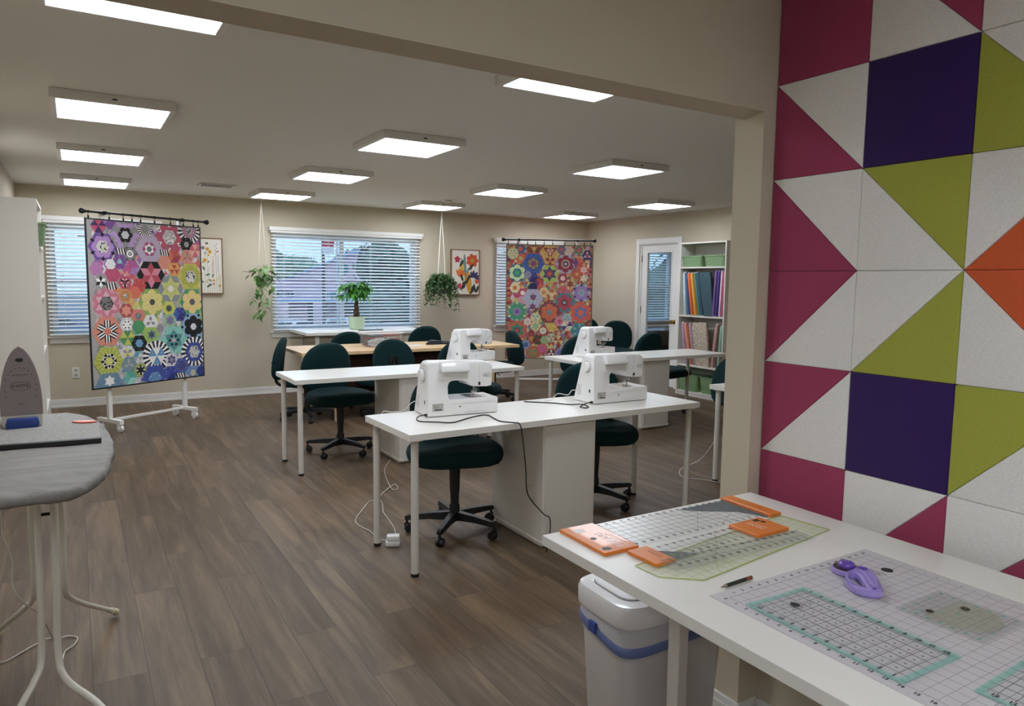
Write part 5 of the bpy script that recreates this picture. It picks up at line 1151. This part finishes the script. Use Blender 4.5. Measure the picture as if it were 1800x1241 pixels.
def acrylic(name, col, a=.18): return mat(name, col, .12, alpha=a, spec=.4)
M_acr = acrylic('clear_acrylic', '#dfe6e6', .07); M_lime = acrylic('lime_acrylic', '#e2ecba', .13); M_lime2 = mat('lime_lines', '#a2b055', .5)
def ruler(label, x, y, rz, L_, D_, body, line, z=ZT, step=IN, numc=None, edge=None, corner=None, diag=True, thick=.003, band=None, nums=True, both=True, name='quilting_ruler'):
    r = thing(name, label, 'ruler', (x, y, z), rz, 'clear quilting rulers')
    P = corner or [(0, 0), (L_, 0), (L_, D_), (0, D_)]
    MB().prism(P, 0, thick, bev=.0003).build('blade', body, r)
    g = MB(); t = .00075; zz = (thick+.0001, thick+.0004)
    def clipx(yy): return 0, L_
    n, m = int(L_/step), int(D_/step)
    for i in range(1, n+1):
        xx = i*step
        if xx > L_-.004: break
        ylo = 0
        g.box(xx-t/2, xx+t/2, (cut(xx) if (cut := CUT.get(label)) else .002), D_-.002, *zz)
    for j in range(1, m+1):
        yy = j*step
        if yy > D_-.004: break
        x0 = .002
        g.box(x0 if not CUT.get(label) else max(.002, CUTX[label](yy)), L_-.002, yy-t/2, yy+t/2, *zz)
    if diag:
        for s0, q in diag if isinstance(diag, list) else ((L_*.25, 60), (L_*.5, 45), (L_*.8, 120)):
            a = R(q); ln = D_/math.sin(a)*.98; cq = math.cos(a); ln = min(ln, (L_-.004-s0)/cq) if cq > 1e-6 else (min(ln, (s0-.004)/-cq) if cq < -1e-6 else ln); M = T(s0, .001, 0)@RZ(q); g.box(0, ln, -t/2, t/2, *zz, M=M)
    g.build('grid_lines', line, r)
    if edge:
        e_ = MB(); w_ = .010; e_.box(0, L_, 0, w_, .0001, thick+.0002); e_.box(0, L_, D_-w_, D_, .0001, thick+.0002); e_.box(0, w_, w_, D_-w_, .0001, thick+.0002); e_.box(L_-w_, L_, w_, D_-w_, .0001, thick+.0002); e_.build('tinted_edge', edge, r)
    if nums:
        g = MB()
        for i in range(1, n+1):
            if i*step < L_-.012:
                g.text(str(i), .0125, T(i*step, D_-.0115, thick+.0005), bold=.0005)
                if both: g.text(str(n-i+1), .0125, T(i*step, .0115, thick+.0005), bold=.0005)
        g.build('numerals', numc or M_ink, r)
    return r
CUT = {}; CUTX = {}
M_orange = mat('orange_card', '#dd7a24', .38, coat=.15); M_wprint = mat('white_print', '#efece8', .5)
r1 = ruler('large clear ruler with orange card ends marked in white, nearest the table corner', 1.056, 1.290, -.6, .608, .172, M_acr, mat('ruler_lines', '#4d4b4a', .6), z=ZT+.003, diag=[(.30, 45), (.38, 30), (.50, 60), (.47, 135)])
b = MB(); b.box(-.010, .096, -.006, .182, -.003, .0055, bev=.0012); o = b.build('card_sleeve', M_orange, r1)
b = MB(); M0 = T(.058, .062, .0057)@RZ(90)
b.text('FISKARS', .030, M0@T(0, 0, 0)); b.dashes(22, .007, T(.074, .055, .0057)@RZ(90)); b.dashes(17, .007, T(.083, .055, .0057)@RZ(90)); b.box(.012, .040, .135, .158, .0055, .0058); b.build('card_print', M_wprint, o)
b = MB(); b.cyl((.026, .085, .0054), (.026, .085, .0059), .008, n=20); b.prism([(-.0, .012), (.014, .006), (.026, .010), (.024, .022), (.006, .026)], .0054, .0059); b.build('hang_hole', M_blk, o)
b = MB(); b.box(.572, .618, -.004, .178, -.003, .0065, bev=.0012); o = b.build('card_sleeve', M_orange, r1)
MB().dashes(14, .010, T(.596, .09, .0067)@RZ(90)).build('card_print', mat('brown_print', '#8a4a18', .5), o)
b = MB(); b.prism([(.47, .0), (.572, .0), (.572, .170), (.40, .170), (.43, .145), (.54, .075), (.56, .03)][:0] or [(.40, .170), (.44, .135), (.53, .080), (.555, .035), (.565, .003), (.572, .003), (.572, .170)], -.0018, -.0012); b.build('dark_insert', mat('slate_insert', '#3f474c', .6), r1)
r2 = ruler('narrow clear ruler with orange card ends, second from the table corner', 1.115, 1.178, 1.2, .46, .085, M_acr, mat('ruler_lines', '#4d4b4a'), z=ZT+.004, diag=[(.20, 45)])
b = MB(); b.box(-.010, .052, -.006, .092, -.003, .0055, bev=.0012); o = b.build('card_sleeve', M_orange, r2); b = MB(); b.dashes(8, .010, T(.03, .04, .0057)@RZ(90)); b.dashes(13, .006, T(.040, .045, .0057)@RZ(90)); b.build('card_print', mat('brown_print', '#8a4a18'), o)
b = MB(); b.box(.345, .468, -.004, .092, -.003, .0065, bev=.0012); o = b.build('card_sleeve', M_orange, r2); b = MB(); b.text('FISKARS', .015, T(.40, .05, .0067)@RZ(90)); b.dashes(13, .007, T(.413, .05, .0067)@RZ(90)); b.build('card_print', M_wprint, o)
b = MB(); b.cyl((.445, .06, .0064), (.445, .06, .0069), .007, n=20); b.prism([(.425, .072), (.445, .068), (.45, .082), (.43, .086)], .0064, .0069); b.build('hang_hole', M_blk, o)
b = MB(); b.prism([(.052, .003), (.14, .003), (.11, .03), (.07, .06), (.052, .082)], -.0018, -.0012); b.build('dark_insert', mat('slate_insert', '#3f474c'), r2)
ruler('clear grey ruler lying across the green one, numbers along both edges', 1.122, 1.128, -3.5, .455, .062*1.0, acrylic('smoke_acrylic', '#b9c0bd', .14), mat('ruler_lines', '#4d4b4a'), z=ZT+.0075, diag=[(.12, 45)])
LG = 'pale green acrylic ruler with cut corners beneath the clear ones'
CUT[LG] = lambda x: .002 if x > .06 else .07*(1-x/.06)+.002
CUTX[LG] = lambda y: .002 if y > .07 else .06*(1-y/.07)+.002
r4 = ruler('pale green acrylic ruler with cut corners beneath the clear ones', 1.090, 1.060, 7.2, .60, .145, M_lime, M_lime2, corner=[(.060, 0), (.60, 0), (.60, .145), (0, .145), (-.005, .07)], nums=False, diag=[(.09, 60), (.12, 45), (.20, 120), (.17, 60)])
b = MB()
for (x0, y0), (x1, y1) in (((.060, 0), (.60, 0)), ((.60, 0), (.60, .145)), ((.60, .145), (0, .145)), ((0, .145), (-.005, .07)), ((-.005, .07), (.060, 0))): b.tube([(x0, y0, .0016), (x1, y1, .0016)], .0013, n=6, smooth=False)
b.build('green_edge', mat('lime_edge', '#aebd68', .3), r4)
MB().text('omnigrid', .013, T(.50, .10, .0036)@RZ(90)).build('printing', M_ink, r4)
M_aqua = mat('aqua_edge', '#98d6ca', .25, alpha=.36)
r5 = ruler('long clear ruler with aqua border and black numbers on the mat', 1.128, .935, -91.5, .325, .175, M_acr, mat('ruler_lines', '#4d4b4a'), z=ZT+.003, diag=False, edge=M_aqua)
b = MB(); b.prism(sq(0, .0095, .0095, 2, 24), .0033, .0036, M=T(.050, .085, 0)); b.text('Creative Grids', .008, T(.058, .105, .0036)@RZ(90))
b.build('printing', M_ink, r5)
b = MB(); rn = random.Random(2)
for i in range(1, 12):
    for j in range(1, 6): b.prism(sq(0, .0026, .0012, 2, 10), .0033, .0035, M=T(i*IN+.0127, j*IN+.012, 0))
b.build('dot_pattern', M_ink, r5)
r6 = ruler('square smoky ruler with green dots beside the purple cutter', 1.376, .775, -90, .165, .160, acrylic('smoke_clear', '#a9aca8', .09), mat('faint_lines', '#8f8c8a', .6), z=ZT+.003, diag=False, nums=False)
b = MB()
for i in range(7):
    for j in (0, 6): b.prism(sq(0, .0035, .0025, 2, 12), .0033, .0037, M=T(.012+i*.0235, .012+j*.0227, 0))
for i, j in ((3, 3), (0, 2), (0, 4), (6, 2), (6, 4), (1, 1), (2, 2)): b.prism(sq(0, .003, .002, 2, 12), .0033, .0037, M=T(.012+i*.0235, .012+j*.0227, 0))
b.build('green_dots', mat('green_dot', '#3f9a80', .4), r6)
MB().cyl((.045, .045, .0034), (.045, .045, .0038), .0075, n=20).build('round_mark', mat('olive_mark', '#33301c', .5), r6); MB().cyl((.075, .118, .0034), (.075, .118, .0038), .0085, n=20).build('round_mark', mat('olive_mark', '#33301c', .5), r6)
b = MB(); pts = [(.09+.065*math.cos(a), .085+.065*math.sin(a)) for a in [-PI*.5+PI*i/16 for i in range(17)]]+[(.05, .15), (.05, .02)]; b.prism(pts, .0031, .0033); b.build('tinted_zone', mat('olive_tint', '#bdbd92', .4, alpha=.16), r6)
ruler('aqua bordered clear ruler cut off by the bottom right corner', 1.200, .540, -88, .32, .175, M_acr, mat('ruler_lines', '#4d4b4a'), z=ZT+.003, diag=False, edge=M_aqua)

r = thing('pencil', 'short black pencil with brown end beside the mat corner', 'pencil', (1.197, 1.020, ZT+.0045), 2)
MB().cyl((-.033, 0, 0), (.030, 0, 0), .0042, n=6).build('barrel', mat('pencil_black', '#1c2420', .4), r)
MB().cyl((-.050, 0, -.0), (-.033, 0, 0), .0006, .0042, n=10).build('tip', mat('pencil_wood', '#8a7a68', .7), r)
MB().cyl((.030, 0, 0), (.043, 0, 0), .0042, n=12).build('ferrule', mat('pencil_copper', '#a0603a', .35, metal=.5), r); MB().cyl((.043, 0, 0), (.050, 0, 0), .0040, n=12).build('eraser', mat('pencil_end', '#6a4a44', .7), r)

# rotary cutter
r = thing('rotary_cutter', 'lavender rotary cutter with open loop handle on the cutting mat', 'rotary cutter', (1.458, .936, ZT+.0022))
M_lav = mat('lavender_plastic', '#a390d2', .32, coat=.3); M_pur = mat('violet_plastic', '#6444a8', .3, coat=.3)
# plan outline in metres from the blade's centre, towards the tail
def loop(P, z0, z1, bev, hole=None):
    b = bmesh.new(); o_ = smooth_poly(P, 6); hn = smooth_poly(hole, 6) if hole else None
    def wall(o, za, zb):
        A_ = [b.verts.new((p[0], p[1], za)) for p in o]; B_ = [b.verts.new((p[0], p[1], zb)) for p in o]; n = len(o)
        for i in range(n): b.faces.new((A_[i], B_[i], B_[(i+1) % n], A_[(i+1) % n]))
        return A_, B_
    A_, B_ = wall(o_, z0, z1)
    if hole:
        A2, B2 = wall(hn, z0, z1)
        for S1, S2 in ((A_, A2), (B_, B2)):
            ed = []
            for Q in (S1, S2):
                for i in range(len(Q)):
                    ed.append(b.edges.get((Q[i], Q[(i+1) % len(Q)])))
            bmesh.ops.triangle_fill(b, edges=ed, use_beauty=True)
    else: b.faces.new(A_); b.faces.new(B_[::-1])
    bmesh.ops.recalc_face_normals(b, faces=b.faces)
    if bev: bmesh.ops.bevel(b, geom=[e for e in b.edges if len(e.link_faces) == 2 and e.calc_face_angle(0) > 1.1], offset=bev, segments=3, affect='EDGES')
    return b
body = [(.022, -.015), (.025, -.029), (.014, -.055), (-.005, -.078), (-.027, -.098), (-.049, -.116), (-.062, -.122), (-.072, -.116), (-.083, -.108), (-.089, -.097), (-.091, -.082), (-.085, -.067), (-.075, -.051), (-.059, -.036), (-.039, -.025), (-.018, -.022), (-.006, -.020)]
hole = [(-.050, -.037), (-.026, -.031), (-.023, -.042), (-.040, -.062), (-.060, -.083), (-.071, -.097), (-.072, -.103), (-.078, -.094), (-.081, -.081), (-.077, -.067), (-.067, -.051)]
MB().bm(loop(body, .0, .021, .005, hole)).build('handle', M_lav, r, smooth=50)
MB().bm(loop([(-.012, -.036), (.010, -.032), (.012, -.050), (-.004, -.072), (-.030, -.094), (-.052, -.108), (-.063, -.108), (-.060, -.096), (-.040, -.074), (-.022, -.056)], .019, .0255, .003)).build('thumb_rest', M_lav, r, smooth=50)
b = MB(); b.prism([(x, y) for x, y in sq(0, .031, .031, 2, 40)], .001, .013, bev=.003); b.build('blade_guard', M_lav, r, smooth=40)
MB().cyl((0, 0, .013), (0, 0, .0145), .027, n=36).build('blade', mat('blade_steel', '#5a5348', .3, metal=.8), r)
b = MB(); b.lathe([(0, .014), (.017, .014), (.0185, .018), (.017, .024), (.012, .0265), (0, .027)], n=28); b.build('blade_nut', M_pur, r, smooth=50)
b = MB(); b.prism(sq(0, .010, .005, 2.5, 24), .0265, .0285, M=T(-.006, -.042, 0)@RZ(-60)); b.cyl((-.071, -.111, .0205), (-.071, -.111, .0216), .004, n=16); b.build('release_button', M_pur, r)

# ------------------------------------------------------------------ outside the windows
M_asph = mat('asphalt', '#8f9296', .9, noise=.1, nscale=2)
struct(MB().box(-80, 160, YB+.6, 200, -2.75, -2.6).build('ground', M_asph))
V_ = R(-31.36)
def street(u, d): return (u*math.cos(V_)-d*math.sin(V_), u*math.sin(V_)+d*math.cos(V_))     # metres across and along the street axis
def fixed(o_, u, d, z=-2.6): x, y = street(u, d); o_.location = (x, y, z); o_.rotation_euler = (0, 0, V_)
M_pink = mat('pink_siding', '#e8c0c8', .8); M_band = mat('blue_band', '#a8c4e0', .6); M_dkw = mat('shop_glass', '#3a4652', .2); M_sgn = mat('teal_sign', '#2f8a90', .5); M_nav = mat('navy_sign', '#24405a', .5)
bd = thing('shop_building', 'pink gabled shop building across the street behind the big window', 'building')
MB().box(-34, 6, 0, 14, 0, 4.1).build('wall', M_pink, bd)
MB().prism([(-19.2, 4.1), (-13.6, 6.4), (-12.2, 6.4), (-7.5, 4.1)], -.3, 10, 'y').build('gable', M_pink, bd)
b = MB(); b.prism([(-18.9, 4.25), (-13.4, 6.65), (-12.9, 6.65), (-12.9, 6.3), (-13.6, 6.3), (-19.4, 4.05)], -.8, 10, 'y'); b.prism([(-12.9, 6.65), (-12.2, 6.65), (-6.9, 4.1), (-7.6, 4.05), (-12.4, 6.3), (-12.9, 6.3)], -.8, 10, 'y'); b.build('roof', M_band, bd)
b = MB(); b.box(-34, 6, -1.6, 0, 2.15, 2.5); b.build('canopy', M_band, bd)
for x in range(-33, 6, 3): MB().box(x+.3, x+1.6, -.06, 0, .1, 2.1).build('window', M_dkw, bd)
for x in (-31.5, -25.5, -19.4, -16.3, -10): MB().box(x-.5, x+.5, -1.6, -1.2, 0, 2.15).build('pillar', M_pink, bd)
b = MB().cyl((-14.6, -.32, 5.0), (-14.6, -.36, 5.0), .55, n=24).build('round_emblem', M_sgn, bd)
b = MB().box(-19.9, -18.4, -1.7, -1.6, 2.6, 3.1).build('sign', M_nav, bd); MB().text('BRO', .5, T(-19.1, -1.72, 2.85)@RX(90)).build('lettering', M_paper, b)
MB().box(-15.6, -12.4, -1.7, -1.6, 2.6, 3.1).build('sign', M_sgn, bd); MB().box(-11.6, -8, -1.7, -1.6, 2.6, 3.1).build('sign', M_sgn, bd)
fixed(bd, 0, 62)
def car(label, u, d, rz, m):
    r = thing('car', label, 'car', (0, 0, 0), 0, 'parked cars outside the window')
    prof = [(-2.2, .35), (-2.25, .75), (-2.1, .95), (-1.5, 1.0), (-.95, 1.42), (.6, 1.46), (1.25, 1.02), (2.1, .88), (2.28, .6), (2.25, .35)]
    MB().prism(prof, -.85, .85, 'y', bev=.08).build('body', m, r, smooth=40)
    MB().prism([(-1.42, 1.02), (-.92, 1.36), (.52, 1.40), (1.08, 1.04)], -.865, .865, 'y').build('side_window', M_dkw, r)
    b = MB(); b.add([(1.27, -.7, 1.03), (1.27, .7, 1.03), (.66, .6, 1.45), (.66, -.6, 1.45)], [(0, 1, 2, 3)]); b.add([(-1.53, -.7, 1.02), (-1.53, .7, 1.02), (-1.0, .6, 1.41), (-1.0, -.6, 1.41)], [(0, 1, 2, 3)]); b.build('windscreen', M_dkw, r)
    for x in (-1.35, 1.4):
        for y in (-.86, .70): MB().cyl((x, y, .32), (x, y+.16, .32), .32, n=20).build('wheel', M_rub, r)
    fixed(r, u, d); r.rotation_euler = (0, 0, V_+R(rz)); return r
M_car1, M_car2, M_car3 = mat('car_white', '#e8eaec', .25, coat=.6), mat('car_silver', '#a9b0b8', .25, coat=.6, metal=.3), mat('car_blue', '#5a7090', .25, coat=.6)
car('white car parked outside behind the big window, left of the tree pot', -14.2, 46, 80, M_car1)
car('silver car parked outside at the left edge of the big window', -19.0, 50, 15, M_car2)
car('light car parked outside between white car and the window post', -11.6, 49, 85, M_car1)
car('silver car outside, seen low through the right pane of the big window', -7.6, 40, 5, M_car2)
car('blue grey car seen low through the leftmost window', -28.5, 46, 0, M_car3)
M_fol = [mat('foliage_deep', '#5a7a66', .9, noise=.5, nscale=2.2, bump=.8, bscale=3), mat('foliage_mid', '#7a9a7c', .9, noise=.5, nscale=2.2, bump=.8, bscale=3)]
def tree(label, u, d, h, w_, k, seed):
    r = thing('tree', label, 'tree', (0, 0, 0), 0, 'trees outside the windows'); rn = random.Random(seed)
    MB().cyl((0, 0, 0), (0, 0, h*.5), .28, .16, 10).build('trunk', M_bark, r)
    c = MB()
    for i in range(11 if w_ > 4 else 20):
        b = bmesh.new(); bmesh.ops.create_icosphere(b, subdivisions=3 if w_ > 4 else 2, radius=1)
        s_ = rn.uniform(.28, .45)*w_; off = Vector((rn.uniform(-.32, .32)*w_, rn.uniform(-.3, .3)*w_, max(h*.25, (h-s_*1.25)*rn.uniform(.35, 1))))
        for v in b.verts: v.co = off+v.co*s_*(1+.35*NZ.noise(v.co*2.5+Vector((i, seed, 0)))+.2*NZ.noise(v.co*7))
        c.bm(b)
        for q in range(90):
            a = Vector((rn.gauss(0, 1), rn.gauss(0, 1), rn.gauss(0, 1))).normalized(); p_ = off+a*s_*rn.uniform(1.0, 1.25); t_ = a.orthogonal().normalized()*.22; n_ = a.cross(t_)
            c.add([p_-t_, p_+n_*.8, p_+t_, p_-n_*.8], [(0, 1, 2, 3)])
    c.build('crown', M_fol[k], r)
    fixed(r, u, d); return r
TR = [(-42, 84, 7, 8, 0, 'dark tree far left beyond the shop roof'), (-32, 90, 8.4, 7, 0, 'tall dark tree left of the gable beyond the shop'), (-25, 84, 7.6, 7, 1, 'mid green tree behind the left slope of the gable'), (-18, 90, 8.6, 7, 0, 'dark tree directly behind the gable'),
      (-11, 84, 7.4, 7, 1, 'mid green tree behind the right slope of the gable'), (-3, 84, 8, 7, 0, 'dark tree behind the right end of the shop'), (9, 80, 10, 9, 1, 'green tree outside near the warm quilt window'),
      (-5.6, 32, 6.4, 1.9, 0, 'large leafy tree close behind the right pane of the big window'), (-3.9, 36, 6.0, 2.0, 1, 'bushy tree at the right edge of the big window'), (1.4, 30, 6.6, 3.2, 0, 'tree seen through the narrow window by the warm quilt'), (8.0, 34, 6.4, 5, 0, 'tree seen through the glass of the door'), (14, 36, 9, 6, 1, 'second tree beyond the glazed door')]
for i, (u, d, h, w_, k, lab) in enumerate(TR): tree(lab, u, d, h, w_, k, i)
def pole(label, u, d, h):
    r = thing('utility_pole', label, 'utility pole'); MB().cyl((0, 0, 0), (0, 0, h), .09, .07, 12).build('pole', mat('pole_wood', '#6a625c', .9), r)
    b = MB(); b.box(-1.2, 1.2, -.06, .06, h-.9, h-.75); b.cyl((.3, 0, h-1.9), (.3, 0, h-1.3), .15, n=12); b.build('crossarm', mat('pole_wood', '#6a625c'), r); fixed(r, u, d)
pole('grey utility pole standing behind the left pane of the big window', -9.6, 36.5, 9.5)
pole('utility pole with crossarm seen through the leftmost window', -38.5, 66, 8.6)
r = thing('flag_banner', 'red and white banner on a pole outside, above the potted tree', 'banner'); MB().cyl((0, 0, 0), (0, 0, 6.6), .035, n=8).build('pole', M_leg, r)
b = MB(); M_red = mat('flag_red', '#c8304a', .7); pts = [(-.02+.10*math.sin(i*.9), .02*math.sin(i*1.7), 6.45-i*.25) for i in range(7)]
b.add([(x, y, z) for x, y, z in pts]+[(x-.36+.06*math.sin(i), y+.03, z-.02) for i, (x, y, z) in enumerate(pts)], [(i, i+1, 8+i, 7+i) for i in range(6)]); b.m = 0
o = b.build('cloth', [M_red, M_paper], r); [setattr(p_, 'material_index', i % 2) for i, p_ in enumerate(o.data.polygons)]; so = o.modifiers.new('thick', 'SOLIDIFY'); so.thickness = .01
fixed(r, -6.1, 25)
